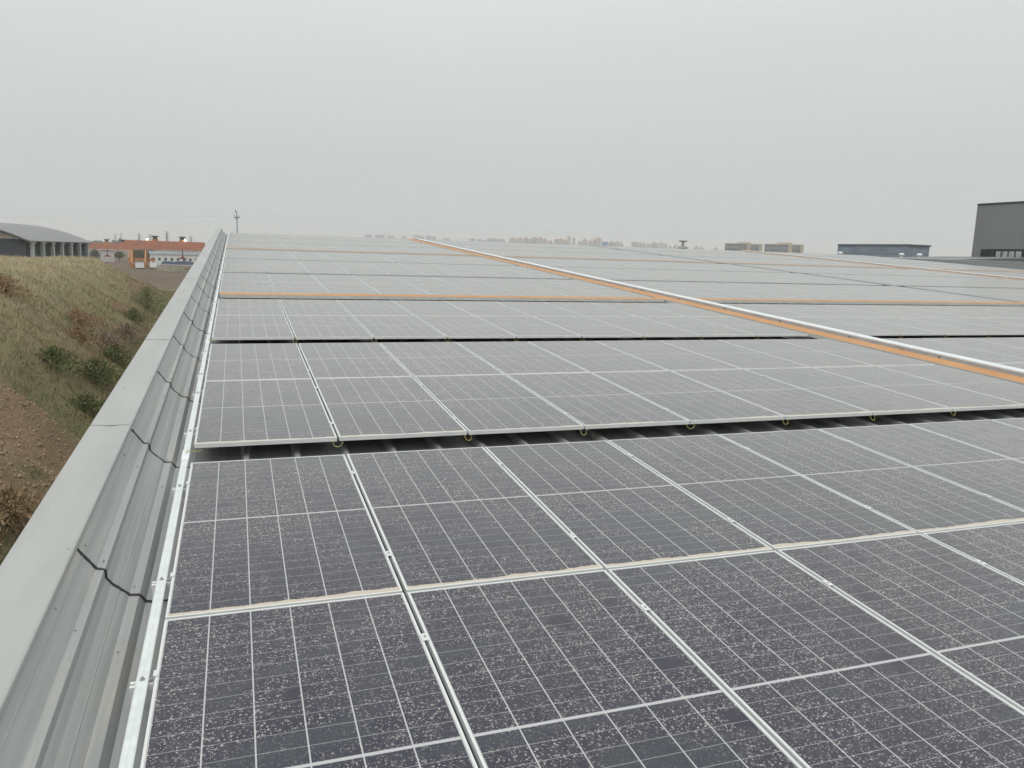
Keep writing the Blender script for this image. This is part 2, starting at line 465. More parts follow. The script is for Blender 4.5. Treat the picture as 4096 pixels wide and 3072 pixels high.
m = MB(); m.box(-.68, 78, -9, 76, -8.2, -.5)
wl = m.build('wall', M_SHEET, None)
wl.data.transform(Matrix.Identity(4)); wl.parent = fac
# shear the wall block so that its base stays at the ground
for v_ in wl.data.vertices:
    P = v_.co
    if P.z < -2: P.z = (GZ - .5 - P.y * math.sin(SL)) / math.cos(SL)
    elif P.y > 50: P.z = -3.9

# parapet on the left
par = empty('parapet', (0, 0, 0), SROT)
tag(par, 'long grey metal parapet with flat coping and curved ribbed cladding along the roof edge', 'parapet')
CP = [(.07, PAN - .004), (-.113, -.186), (-.143, -.180), (-.172, -.138), (-.221, -.132), (-.236, -.118), (-.300, -.058), (-.327, -.022),
      (-.330, .026), (-.368, .036), (-.40, .080), (-.455, .160), (-.474, .187)]
def bead(pr):                       # faint stiffening beads between the ribs
    o_ = []
    for (a, b_) in zip(pr[:-1], pr[1:]):
        o_.append(a)
        d = Vector(b_) - Vector(a)
        if d.length > .06:
            nrm = Vector((-d.y, d.x)).normalized() * -.0022
            for t in (.42,):
                for k, s_ in ((-.05, 0), (-.02, 1), (.02, 1), (.05, 0)):
                    q = Vector(a) + d * (t + k) + nrm * s_; o_.append((q.x, q.y))
    return o_ + [pr[-1]]
CPB = bead(CP)
seams = [-4.02, -1.71, .55, 2.82, 5.05, 7.32, 9.6, 11.85, 14.15, 16.4, 18.65, 20.95, 23.2, 25.5, 27.75, 30.05, 32.3, 34.6, 36.8, 39.1, 41.4, 43.6, 46.2]
for a, b_ in zip(seams[:-1], seams[1:]):
    dz = rng.uniform(-.002, .003)
    m = MB(); n_ = len(CPB)
    vs_ = [(p[0], a + .004, p[1] + dz) for p in CPB] + [(p[0], b_ - .004, p[1] + dz + rng.uniform(.003, .008)) for p in CPB]
    m.add(vs_, [(i, i + 1, n_ + i + 1, n_ + i) for i in range(n_ - 1)])
    m.build('cladding_sheet', M_SHEET, par)
for sv in seams[1:-1]:              # dark strip standing for the shadow in each overlap
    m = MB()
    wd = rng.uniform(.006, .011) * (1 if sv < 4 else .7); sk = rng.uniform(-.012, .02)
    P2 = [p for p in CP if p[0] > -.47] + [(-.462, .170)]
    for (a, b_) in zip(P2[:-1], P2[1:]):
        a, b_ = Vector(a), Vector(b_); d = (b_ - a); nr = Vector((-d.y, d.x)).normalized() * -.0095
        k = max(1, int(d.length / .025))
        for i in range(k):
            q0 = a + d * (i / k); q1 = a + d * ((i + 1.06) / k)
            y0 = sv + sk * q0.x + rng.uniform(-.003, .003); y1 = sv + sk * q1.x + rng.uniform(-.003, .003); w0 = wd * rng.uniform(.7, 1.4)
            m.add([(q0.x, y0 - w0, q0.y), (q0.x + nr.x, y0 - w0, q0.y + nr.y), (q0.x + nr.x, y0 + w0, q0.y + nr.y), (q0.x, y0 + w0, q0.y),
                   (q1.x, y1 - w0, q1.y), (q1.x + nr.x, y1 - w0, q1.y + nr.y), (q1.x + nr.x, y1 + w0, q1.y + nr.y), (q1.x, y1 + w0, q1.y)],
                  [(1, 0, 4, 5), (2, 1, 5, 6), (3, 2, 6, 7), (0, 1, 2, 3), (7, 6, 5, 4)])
    m.build('seam_shade_strip', M_SEAMSHADE, par)
m = MB()
for sv in seams[1:-1]:
    for (uu, ww) in ((-.35, .036), (-.205, -.130), (-.435, .135)):
        for dv_ in (.09, -.62):
            c = (uu + rng.uniform(-.01, .01), sv + dv_ + rng.uniform(-.06, .06), ww)
            m.lathe([(.005, -.004), (.005, .003), (.003, .006), (.0025, .008)], c, 6)
m.build('cladding_screws', M_BOLT, par)
cjoint = [-4.5, -1.25, 2.78, 6.75, 10.8, 14.8, 18.9, 22.9, 27.0, 31.0, 35.1, 39.2, 43.2, 46.6]
for i, (a, b_) in enumerate(zip(cjoint[:-1], cjoint[1:])):
    h = .205 + .0015 * (i % 2)
    pr0 = [(-.735, -.45), (-.735, h - .012), (-.729, h - .003), (-.72, h), (-.455, h - .006), (-.446, h - .010), (-.443, h - .016), (-.443, h - .040),
           (-.447, h - .040), (-.447, h - .018), (-.725, h - .012), (-.729, -.45)]
    m = MB(); m.prism(pr0, 'y', a + .0015, b_ - .0015); m.f = [f[::-1] for f in m.f]
    m.build('coping', M_COPING, par)
M_SEAL2 = paint('grey_sealant', (.16, .16, .155), .7, .3, 30)
for cj in cjoint[1:-1]:
    m = MB(); n_ = 14; L0 = rng.uniform(-.03, .03)
    for k in range(n_):
        x0 = -.722 + .27 * k / n_; x1 = -.722 + .27 * (k + 1.05) / n_
        wd = .004 + .004 * max(0, math.sin(k * .7 + cj)); yy = cj + .012 * math.sin(k * .45 + cj * 3)
        m.add([(x0, yy - wd, .2095 - .0015 * k / n_ * 4), (x1, yy - wd, .2095 - .0015 * k / n_ * 4), (x1, yy + wd, .2095 - .0015 * k / n_ * 4), (x0, yy + wd, .2095 - .0015 * k / n_ * 4)], [(0, 1, 2, 3)])
    m.build('coping_sealant', M_SEAL2, par)
m = MB()
for cj in cjoint[:-1]:
    for dv_ in (1.4,):
        m.lathe([(.006, -.002), (.006, .003), (.004, .005)], (-.69 + .05 * math.sin(cj * 7 + dv_), cj + dv_ * (.9 + .1 * math.sin(cj)), .206), 6)
        m.lathe([(.004, -.002), (.004, .003), (.003, .005)], (-.47, cj + dv_ + .3, .200), 6)
m.build('coping_screws', M_BOLT, par)
m = MB()                            # closing plate at the far end
m.prism([(-.73, .19), (-.45, .19), (-.33, .02), (-.22, -.13), (-.05, -.19), (-.05, -.4), (-.73, -.4)], 'y', 46.22, 46.3)
m.build('end_plate', M_SHEET, par)

# galvanised bar on the rail ends
barE = empty('earthing_bar', (0, 0, 0), SROT)
tag(barE, 'white galvanised steel bar bolted along the rail ends beside the parapet cladding', 'metal bar')
m = MB(); m.prism([(-.076, -.034), (-.076, -.022), (-.070, -.019), (-.056, -.020), (-.050, -.018), (-.044, -.020), (-.034, -.019), (-.028, -.022), (-.028, -.034)], 'y', -3.4, 45.7)
m.f = [f[::-1] for f in m.f]
m.build('bar', M_GALV, barE)

# ------------------------------------------------------------------ panel layout
sec_start = [0.0, 11.42, 23.46, 36.25]
sec_cols = [9, 10, 10, 9]
row_v = []
blocks = [('A', -2.37), ('B', 2.855), ('C', 8.11), ('D', 14.07), ('E', 19.34), ('F', 24.58), ('G', 30.70), ('H', 35.93), ('I', 41.15)]
for nm, v0 in blocks: row_v += [v0, v0 + PL + .02]
row_txt = ['nearest row before first open gap', 'second row before first open gap', 'lower row behind first open gap', 'upper row behind first open gap',
           'lower row before first orange walkway', 'upper row before first orange walkway', 'lower row past first orange walkway', 'upper row past first orange walkway',
           'lower row midway between orange walkways', 'upper row midway between orange walkways', 'lower row before second orange walkway', 'upper row before second orange walkway',
           'lower row past second orange walkway', 'upper row past second orange walkway', 'fourth row below the ridge', 'third row below the ridge', 'second row below the ridge', 'top row along the ridge']
sec_txt = ['from the parapet', 'right of the white tray', 'right of the middle gap', 'right of the farther tray']

fm = MB(); LIP = .011
fm.box(0, LIP, 0, PL, -PT, 0); fm.box(PW - LIP, PW, 0, PL, -PT, 0)
fm.box(LIP, PW - LIP, 0, LIP, -PT, -.0006); fm.box(LIP, PW - LIP, PL - LIP, PL, -PT, -.0006)
frame_me = fm.mesh('frame', M_ALU)
GLASS_V = [(LIP, LIP), (PW - LIP, LIP), (PW - LIP, PL - LIP), (LIP, PL - LIP)]
def glass_mesh(name, places, with_frame_edge=None):
    vs_, fs_, uvs = [], [], []
    for (a, b_) in places:
        k = len(vs_)
        vs_ += [(a + x, b_ + y, -.0025) for x, y in GLASS_V] + [(a + x, b_ + y, -.0075) for x, y in GLASS_V]
        fs_ += [(k, k + 1, k + 2, k + 3), (k + 7, k + 6, k + 5, k + 4), (k, k + 4, k + 5, k + 1), (k + 1, k + 5, k + 6, k + 2), (k + 2, k + 6, k + 7, k + 3), (k + 3, k + 7, k + 4, k)]
        uvs.append(GLASS_V + GLASS_V)
    me = bpy.data.meshes.new(name); me.from_pydata(vs_, [], fs_); me.materials.append(M_GLASS)
    ul = me.uv_layers.new(name='UVMap'); flat = [q for g_ in uvs for q in g_]
    ul.data.foreach_set('uv', [c for lp in me.loops for c in flat[lp.vertex_index]])
    return me
glass_me = glass_mesh('glass', [(0, 0)])

def to_px(P):
    d = P - CAM; z = d.dot(FWD)
    if z < .1: return None
    return 512 + FPX * d.dot(RIGHT) / z, 384 + FPX * d.dot(DOWN) / z
def seen_area(u0, v0):
    q = [to_px(uvw(u0 + a * PW, v0 + b_ * PL)) for a, b_ in ((0, 0), (1, 0), (1, 1), (0, 1))]
    if any(p is None for p in q):
        q = [p or (0, 3000) for p in q]
    ar = abs(sum(q[i][0] * q[(i + 1) % 4][1] - q[(i + 1) % 4][0] * q[i][1] for i in range(4))) / 2
    ins = 0
    for i in range(12):
        for j in range(12):
            p = to_px(uvw(u0 + (i + .5) / 12 * PW, v0 + (j + .5) / 12 * PL))
            if p and 0 <= p[0] <= 1024 and 0 <= p[1] <= 768: ins += 1
    return ar * ins / 144
cand = []
for ri, v0 in enumerate(row_v):
    for si in range(4):
        for ci in range(sec_cols[si]):
            u0 = sec_start[si] + ci * 1.154
            cand.append((seen_area(u0, v0), ri, si, ci, u0, v0))
cand.sort(reverse=True)
near = [c for c in cand[:300] if c[0] > 0]; rest = [c for c in cand if c not in near]
proto = None
for ar, ri, si, ci, u0, v0 in sorted(near, key=lambda c: (c[1], c[4])):
    if proto is None:
        o = proto = empty('solar_panel'); link('frame', frame_me, o); link('glass', glass_me, o)
    else: o = copy_tree(proto)
    o.location = uvw(u0, v0, rng.uniform(-.0015, .0015)); o.rotation_euler = SROT
    look = 'dark speckled' if ri == 0 else ('grey speckled' if ri < 4 else 'pale grey')
    lab = '%s solar panel, %s, %s %s' % (look, row_txt[ri], ORD[ci], sec_txt[si])
    if (ri, si, ci) == (0, 0, 0): lab = 'dark speckled solar panel with black wet patches, nearest row, beside the parapet'
    tag(o, lab, 'solar panel', 'solar panels laid in rows on the factory roof')
ff = MB()
for ar, ri, si, ci, u0, v0 in rest:
    ff.box(u0, u0 + LIP, v0, v0 + PL, -PT, 0); ff.box(u0 + PW - LIP, u0 + PW, v0, v0 + PL, -PT, 0)
    ff.box(u0 + LIP, u0 + PW - LIP, v0, v0 + LIP, -PT, -.0006); ff.box(u0 + LIP, u0 + PW - LIP, v0 + PL - LIP, v0 + PL, -PT, -.0006)
fo = empty('solar_panel_field', (0, 0, 0), SROT)
tag(fo, 'remaining small distant solar panels filling the upper right of the roof', 'solar panels', kind='stuff')
ff.build('frames', M_ALU, fo); link('glass', glass_mesh('glass_field', [(c[4], c[5]) for c in rest]), fo)

# ------------------------------------------------------------------ rails, clamps, earth wires
rail_off = (.455, PL - .455)
rails = []
rm = MB(); rm.box(-.1, 10.42, -.022, .022, -.096, -.0365); rm2 = rm
def rail_mesh(u0, u1):
    m = MB()
    m.box(u0, u1, -.022, .022, -.100, -.060); m.box(u0, u1, .008, .022, -.060, -.0365); m.box(u0, u1, -.022, -.008, -.060, -.0365)
    return m.mesh('mounting_rail', M_ALU2)
rme = rail_mesh(-.1, 10.42)
ecl = MB(); ecl.prism([(.012, .0045), (.012, .0015), (-.004, .0015), (-.004, -.036), (-.030, -.036), (-.030, -.032), (-.009, -.032), (-.009, .0045)], 'y', -.022, .022)
ecl_me = ecl.mesh('clamp_plate', M_ALU)
eb = MB(); eb.lathe([(.009, -.033), (.009, -.022), (.006, -.022), (.006, -.018)], (-.019, 0, 0), 8); eb_me = eb.mesh('bolt', M_BOLT)
mcl = MB(); mcl.box(-.017, .017, -.03, .03, .0012, .0052); mcl.box(-.0085, -.006, -.03, .03, -.03, .001); mcl.box(.006, .0085, -.03, .03, -.03, .001)
mcl_me = mcl.mesh('clamp_plate', M_ALU)
mb_ = MB(); mb_.lathe([(.006, .005), (.006, .009), (.004, .010), (.004, .008)], (0, 0, 0), 8); mb_me = mb_.mesh('bolt', M_BOLT)
pe = pm = None
for ri in range(12):
    for k, off in enumerate(rail_off):
        vv = row_v[ri] + off; side = ('lower', 'upper')[k]
        o = link('mounting_rail', rme); o.location = uvw(0, vv); o.rotation_euler = SROT
        tag(o, 'aluminium rail end beside the parapet, %s rail of %s' % (side, row_txt[ri]), 'rail', 'rails under the left panels')
        if pe is None:
            e = pe = empty('end_clamp'); link('clamp_plate', ecl_me, e); link('bolt', eb_me, e)
        else: e = copy_tree(pe)
        e.location = uvw(0, vv); e.rotation_euler = SROT
        tag(e, 'end clamp on left panel edge, %s rail of %s' % (side, row_txt[ri]), 'clamp', 'end clamps along the left panel edge')
        m = MB()
        m.lathe([(.011, -.021), (.011, -.016), (.006, -.015), (.006, -.006)], (0, 0, 0), 8)
        b_ = m.build('bolt', M_BOLT, barE); b_.location = (-.052, vv, 0)
        if ri < 6:
            for j in range(1, 9):
                if pm is None:
                    c_ = pm = empty('mid_clamp'); link('clamp_plate', mcl_me, c_); link('bolt', mb_me, c_)
                else: c_ = copy_tree(pm)
                c_.location = uvw(j * 1.154 - .010, vv); c_.rotation_euler = SROT
                tag(c_, 'small clamp after %s panel from parapet, %s rail, %s' % (ORD[j - 1], side, row_txt[ri]), 'clamp', 'clamps between neighbouring panels')
for vv in (2.62, 7.9, 12.95, 19.1, 24.4):       # splice plates of the bar
    m = MB(); m.box(-.079, -.025, vv - .11, vv + .13, -.034, -.0155); m.build('splice_plate', M_TRAYTOP, barE)

# rubber/steel feet under the rails are hidden; dark gaps show the roof ribs only
def wire_mesh(wd, dp, seed):
    rr = random.Random(seed); pts_ = []
    for i in range(13):
        t = math.pi * i / 12
        pts_.append((-wd / 2 * math.cos(t) + rr.uniform(-.002, .002), -.004 - .022 * math.sin(t), -.030 - dp * math.sin(t) ** .8 + rr.uniform(-.001, .001)))
    m = MB(); m.tube(pts_, .0027, 6); return m.mesh('earth_wire', M_WIRE, True)
wires = [wire_mesh(.085, .045, 1), wire_mesh(.07, .05, 2), wire_mesh(.06, .055, 3)]
for ri, gap_name in ((2, 'first open gap'), (4, 'second open gap')):
    for si in (0, 1):
        for j in range(1, 9 if si == 0 else 8):
            if ri == 2 and si == 1: continue
            uu = sec_start[si] + j * 1.154 - .010
            o = link('earth_wire', wires[(j + ri) % 3]); o.location = uvw(uu + rng.uniform(-.012, .012), row_v[ri]); o.rotation_euler = (SL, 0, rng.uniform(-.25, .25))
            tag(o, 'yellow wire loop over %s, %s joint %s' % (gap_name, ORD[j - 1], sec_txt[si]), 'wire', 'yellow earth wire loops')
for k, (vv, lab) in enumerate(((2.72, 'yellow earth wire from white bar to panel corner at first open gap'), (8.0, 'yellow earth wire from white bar to panel corner at second open gap'))):
    m = MB(); m.tube([(-.05, vv - .06, -.015), (-.045, vv - .02, -.006), (-.02, vv + .0, -.012), (.02, vv + .02, -.03), (.06, vv + .09, -.04)], .0034, 6)
    o = m.build('earth_wire', M_WIRE, None, True); o.rotation_euler = SROT
    tag(o, lab, 'wire', 'yellow earth wire loops')

# ------------------------------------------------------------------ walkways and cable trays
def walkway(along, a, b_, c0, c1, label):
    o = empty('walkway', (0, 0, 0), SROT); tag(o, label, 'walkway', 'orange grating walkways on the roof')
    g_ = MB(); s_ = MB()
    if along == 'x':
        g_.box(a, b_, c0 + .006, c1 - .006, -.030, .004)
        s_.box(a, b_, c0, c0 + .0055, -.066, .002); s_.box(a, b_, c1 - .0055, c1, -.066, .002)
        k = a + .5
        while k < b_: MB().box(k, k + .05, c0 + .02, c1 - .02, -.14, -.031).build('support', M_DARKMETAL, o); k += 2
    else:
        g_.box(c0 + .006, c1 - .006, a, b_, -.030, .004)
        s_.box(c0, c0 + .0055, a, b_, -.066, .002); s_.box(c1 - .0055, c1, a, b_, -.066, .002)
        k = a + .5
        while k < b_: MB().box(c0 + .02, c1 - .02, k, k + .05, -.14, -.031).build('support', M_DARKMETAL, o); k += 2
    g_.build('grating', M_GRATE, o); s_.build('side_frame', M_GRATESIDE, o)
walkway('y', -2.3, 46.1, 10.50, 10.92, 'long orange walkway climbing the roof beside the nearer white tray')
walkway('y', 6.0, 46.1, 35.12, 35.52, 'faint orange walkway climbing the roof beside the farther tray')
V1, V2 = (13.57, 13.97), (30.22, 30.60)
for nm_, (c0, c1) in (('nearer', V1), ('farther', V2)):
    walkway('x', .01, 10.46, c0, c1, '%s cross walkway of orange grating between parapet and long walkway' % nm_)
    walkway('x', 11.36, 35.08, c0, c1, '%s cross walkway of orange grating between the two white trays' % nm_)
    walkway('x', 36.05, 46.6, c0, c1, '%s cross walkway of orange grating right of the farther tray' % nm_)
M_STRIP = paint('joint_strip', (.25, .235, .22), .6)
def tray(u0, u1, v0, v1, label, top=.064):
    o = empty('cable_tray', (0, 0, 0), SROT); tag(o, label, 'cable tray', 'covered cable trays on the roof')
    m = MB(); m.box(u0, u1, v0, v1, -.075, top - .004); m.build('body', M_TRAYSIDE, o)
    k = v0; i = 0
    while k < v1:
        e = min(k + 2.0, v1); m = MB()
        h = top + .002 * (i % 2)
        m.prism([(u0 - .006, top - .022), (u0 - .006, h), (u1 + .006, h + .004), (u1 + .006, top - .022), (u1 + .002, top - .022), (u1 + .002, top - .003), (u0 - .002, top - .0035), (u0 - .002, top - .022)], 'y', k + .003, e - .003)
        m.f = [f[::-1] for f in m.f]
        m.build('cover', M_TRAYTOP, o)
        m = MB(); m.box(u0 - .008, u0 - .001, k + .02, k + .055, -.05, top - .03); m.build('joint_strip', M_STRIP, o)
        if i % 3 == 1:
            m = MB(); m.box(u0 - .035, u0 - .002, k + .75, k + .83, -.03, .0); m.bar((u0 - .03, k + .79, -.075), (u0 - .03, k + .79, -.02), .03); m.build('clip', M_DARKMETAL, o)
        k = e; i += 1
tray(10.985, 11.185, -2.3, 46.2, 'bright white covered cable tray running up the roof past the near panels')
tray(35.60, 35.82, 6.0, 46.2, 'thin white covered cable tray far right on the roof')

o = empty('gap_infill', (0, 0, 0), SROT); tag(o, 'narrow dark blue grey channel added to darken the gap between two panel fields', 'infill')  # dark strip added so the gap between the fields reads dark
M_INFILL = paint('dark_gap_infill', (.13, .15, .17), .5, .3, 1.2)
k = 6.0
while k < 46:
    MB().box(23.03, 23.33, k + .004, min(k + 3, 46.1) - .004, -.06, -.012 + rng.uniform(-.006, .006)).build('gap_infill_piece', M_INFILL, o); k += 3
# rooftop ventilators just over the ridge on the right
M_WHITE = paint('white_paint', (.82, .83, .82), .4, .06, 3)
vp = None
for az, nm_ in ((41.6, 'left corner'), (45.29, 'right half'), (46.33, 'right end')):
    d = 76
    if vp is None:
        v_ = vp = empty('roof_ventilator')
        m = MB(); m.lathe([(.11, -3.2), (.11, .02), (.15, .04), (.15, .05)], n=14); m.build('stack', M_GALV, v_)
        m = MB(); m.lathe([(.15, .05), (.22, .10), (.24, .17), (.20, .23), (.1, .27), (.01, .28)], n=16); m.build('hood', M_WHITE, v_, True)
    else: v_ = copy_tree(vp)
    v_.location = polar(az, d, CAM.z + .0146 * d - .20)
    tag(v_, 'white roof ventilator in front of the %s of the blue glass hall' % nm_, 'ventilator', 'white roof ventilators')

# ------------------------------------------------------------------ background buildings
def facade(name, wall, win, fh=3.2, bw=3.0, fw=.55, fz=.5, rough=.6):
    b = NB(name); p = b.obj(); sx = b.n('SeparateXYZ'); b.set(sx.inputs[0], p)
    h = b.math('FRACT', b.math('DIVIDE', sx.outputs[2], fh)); q = b.math('FRACT', b.math('DIVIDE', b.math('ADD', sx.outputs[0], sx.outputs[1]), bw))
    ok = b.math('MULTIPLY', b.math('LESS_THAN', b.math('ABSOLUTE', b.math('SUBTRACT', h, .5)), fz / 2), b.math('LESS_THAN', b.math('ABSOLUTE', b.math('SUBTRACT', q, .5)), fw / 2))
    f = b.noise(p, .15, 4, .6)
    wc = b.mix(b.ramp(f, .3, .7), tuple(x * .88 for x in wall), wall)
    return b.done(b.mix(ok, wc, win), rough)
M_BEIGE = facade('beige_tower_wall', (.61, .56, .49), (.31, .31, .31))
M_BEIGE2 = facade('grey_tower_wall', (.48, .445, .42), (.24, .25, .26))
M_BLUET = facade('blue_grey_tower_wall', (.30, .36, .41), (.16, .20, .24))
M_BLUEB = paint('blue_cladding', (.08, .25, .42), .5, .1, .1)
M_ROOFROOM = paint('roof_room', (.50, .45, .40), .7, .1, .2)
def glow(name, col, k):
    b = NB(name); b.done((.8, .8, .8), .5); b.p.inputs['Emission Color'].default_value = col + (1,); b.p.inputs['Emission Strength'].default_value = k; return b.m
M_LAMP = glow('red_warning_lamp', (1, .45, .38), 1.6)
M_FLOOD = glow('floodlight', (1, .92, .75), 7)

def tower(az0, az1, elv, d, mat, label, lights=(), room=True, cat='apartment block', group=None, depth=None, name='apartment_tower'):
    azm = (az0 + az1) / 2; wdt = d * R(az1 - az0); top = CAM.z + elv * d
    o = empty(name, polar(azm, d, GZ), (0, 0, -R(azm))); tag(o, label, cat, group)
    H = top - GZ; dp = depth or max(12, wdt * .7); hr = 4.0 if room else 0
    m = MB(); m.box(-wdt / 2, wdt / 2, 0, dp, 0, H - hr)
    k = wdt * .16
    m.box(-wdt / 2 + k, -wdt / 2 + 2 * k, -1.2, 0, 0, H - hr); m.box(wdt / 2 - 2 * k, wdt / 2 - k, -1.2, 0, 0, H - hr)
    m.build('tower_body', mat, o)
    if room:
        m = MB(); m.box(-wdt * .22, wdt * .28, dp * .2, dp * .8, H - hr, H); m.box(-wdt / 2, wdt / 2, -.01, .5, H - hr, H - hr + 1.1); m.build('roof_room', M_ROOFROOM, o)
    for t in lights:
        m = MB(); m.lathe([(.3, 0), (1.3, .4), (1.6, 1.1), (1.3, 1.8), (.3, 2.2)], (wdt * t, -1.0, H - hr), 8); m.build('warning_lamp', M_LAMP, o, True)
    return o
blue = [(8.61, 9.13, .0204), (9.34, 10.03, .0209), (10.17, 10.72, .0201), (11.17, 11.56, .0198), (12.01, 12.42, .0218), (12.42, 12.81, .0207), (12.93, 13.34, .0215), (13.34, 13.65, .0204), (14.09, 14.65, .0188),
        (16.03, 16.47, .0196), (16.57, 16.98, .0191), (17.06, 17.25, .018), (17.27, 18.1, .0208), (18.13, 18.6, .0203)]
for i, (a, b_, e) in enumerate(blue):
    tower(a, b_, e, 3900 + 40 * (i % 4), M_BLUET, 'hazy blue grey apartment block far away, %s from the left on the skyline' % ORD[i], group='blue grey blocks on the skyline', name='distant_tower')
b1 = [(18.91, 19.52, .023, (-.4, .1, .4)), (19.54, 19.9, .0232, (.35,)), (19.95, 20.27, .0234, ()), (20.27, 20.56, .0215, ()), (20.53, 20.94, .0239, ()), (20.96, 21.37, .024, (.4, .45)), (21.37, 21.7, .0224, (.4,)),
      (21.74, 22.05, .0202, ()), (22.16, 22.51, .0235, (-.4, .1)), (22.51, 22.83, .0237, (.3, .35)), (22.83, 23.07, .0224, (.3,)), (23.07, 23.31, .0264, ()), (23.44, 23.66, .0245, ()), (23.83, 24.13, .0202, ()),
      (24.13, 24.53, .0238, (-.4, .4)), (24.57, 24.89, .0226, (-.4, .4)), (24.89, 25.13, .0252, (-.1,)), (25.13, 25.53, .0253, ()), (26.01, 26.51, .0213, (-.4, .3)), (26.51, 26.79, .0218, ()), (26.79, 27.11, .0202, (.4,))]
for i, (a, b_, e, l) in enumerate(b1):
    tower(a, b_, e, 2300 + 45 * (i % 3), M_BEIGE2 if i in (2, 4, 8, 18) else M_BEIGE,
          'beige apartment tower on the hazy skyline left of the blue block, number %s from left' % ORD[i] if i < 18 else 'beige apartment tower just right of the blue block, %s from it' % ORD[i - 18],
          l, group='beige towers on the skyline')
tower(25.57, 25.99, .0203, 2280, M_BLUEB, 'bright blue clad block standing among the beige towers on the skyline', (), False, name='blue_block')
b2 = [(27.67, 28.11, .0224, (-.1,)), (28.13, 28.39, .0208, ()), (28.39, 28.67, .0209, ()), (28.69, 28.99, .0197, ()), (29.01, 29.54, .0211, ()), (29.58, 29.93, .0215, ()), (29.94, 30.17, .0203, ()), (30.26, 30.49, .0186, (.3,)),
      (30.56, 30.84, .019, (-.5,))]
for i, (a, b_, e, l) in enumerate(b2):
    tower(a, b_, e, 2500 + 30 * (i % 3), M_BEIGE2 if i in (0, 4) else M_BEIGE, 'small beige tower left of the dish topped tower, %s in its cluster from left' % ORD[i], l, group='small beige towers right of the blue block')
for i, (a, b_, e, l) in enumerate([(32.04, 32.36, .0178, (-.6,)), (32.44, 32.75, .0177, (.2,)), (33.37, 33.63, .0176, (-.4,))]):
    tower(a, b_, e, 2700, M_BEIGE, 'low beige block between dish topped tower and beige office pair, %s from left' % ORD[i], l, group='low beige blocks near the office pair')

# tower with a flat dish on top
d = 600; o = empty('dish_tower', polar(31.25, d, GZ)); tag(o, 'grey mushroom shaped tower with a flat dish top behind the roof edge', 'tower')
M_CONC = paint('tower_concrete', (.33, .35, .35), .7, .15, .2)
zt = CAM.z + .0242 * d - GZ; zn = CAM.z + .0222 * d - GZ; zb = CAM.z + .0186 * d - GZ
m = MB(); m.lathe([(1.0, zn), (2.9, zt - .9), (3.2, zt - .6), (3.2, zt), (2.6, zt + .05)], n=24); m.build('dish', M_CONC, o)
m = MB(); m.lathe([(1.0, zb - .2), (.92, zn + .01)], n=16); m.build('neck', paint('pale_neck', (.5, .52, .52), .6, .1, .3), o, True)
m = MB(); m.lathe([(1.6, 0), (1.6, zb - 3.2), (3.9, zb - 2.4), (3.7, zb - 1.4), (2.2, zb - .7), (1.2, zb - .2)], n=20); m.build('base', M_CONC, o)

# pair of beige office blocks with dark glass bands
M_OFF = paint('beige_render', (.50, .445, .36), .7, .08, .1)
def band_glass():
    b = NB('dark_banded_glass'); p = b.obj(); sx = b.n('SeparateXYZ'); b.set(sx.inputs[0], p)
    h = b.math('FRACT', b.math('DIVIDE', sx.outputs[2], 3.9)); f = b.noise(p, .3, 4, .6)
    c = b.mix(b.ramp(f, .35, .7), (.22, .245, .255), (.30, .325, .33))
    c = b.mix(b.math('LESS_THAN', h, .18), c, (.13, .145, .15))
    return b.done(c, .25)
M_BAND = band_glass()
for (a, p1, p2, w2, b_, e, r0, r1, re, lab) in ((34.12, 35.57, 35.85, 36.36, 36.62, .0224, 34.91, 35.85, .0241, 'left of the pair'), (36.75, 38.29, 38.58, 39.07, 39.29, .0228, 37.55, 38.52, .0248, 'right of the pair')):
    d = 700; azm = (a + b_) / 2; H = CAM.z + e * d - GZ; H2 = CAM.z + re * d - GZ
    X = lambda az: d * math.tan(R(az - azm))
    o = empty('office_block', polar(azm, d, GZ), (0, 0, -R(azm)))
    tag(o, 'beige office block with dark glass bands and beige piers, %s' % lab, 'office building', 'beige office pair right of the skyline')
    m = MB(); m.box(X(a), X(b_), .4, 22, 0, H); m.build('wall', M_OFF, o)
    m = MB(); m.box(X(a) + .2, X(p1), 0, .39, 0, H - .5); m.build('window_band', M_BAND, o)
    m = MB(); m.box(X(p2), X(w2), 0, .39, 0, H - 1.2); m.build('window_band', M_BAND, o)
    m = MB(); m.box(X(p1) + .03, X(p2) - .03, -.5, .395, 0, H + .1); m.box(X(w2) + .03, X(b_), -.3, .395, 0, H + .05); m.build('pier', M_OFF, o)
    m = MB(); m.box(X(r0), X(r1), 6, 14, H + .002, H2); m.build('roof_room', M_OFF, o)

# blue glass hall
def hall_mat():
    b = NB('blue_glass_wall'); p = b.obj(); sx = b.n('SeparateXYZ'); b.set(sx.inputs[0], p)
    q = b.math('FRACT', b.math('DIVIDE', b.math('ADD', sx.outputs[0], sx.outputs[1]), 1.5)); h = b.math('FRACT', b.math('DIVIDE', sx.outputs[2], 3.0))
    f = b.noise(b.map(p, (.6, .6, 1.2)), .5, 4, .6)
    c = b.mix(b.ramp(f, .4, .7), (.19, .245, .31), (.28, .34, .40))
    c = b.mix(b.math('MAXIMUM', b.math('LESS_THAN', q, .06), b.math('LESS_THAN', h, .07)), c, (.16, .195, .235))
    return b.done(c, .35)
A0, A1, A2 = polar(41.42, 212, GZ), polar(45.62, 200, GZ), polar(46.85, 206, GZ)
o = empty('glass_hall', A1); tag(o, 'long low blue grey glass hall right of the beige office pair', 'building')
H = CAM.z + .0243 * 203 - GZ
m = MB(); A3 = A0 + (A2 - A1); q = [p - A1 for p in (A0, A1, A2, A3)]
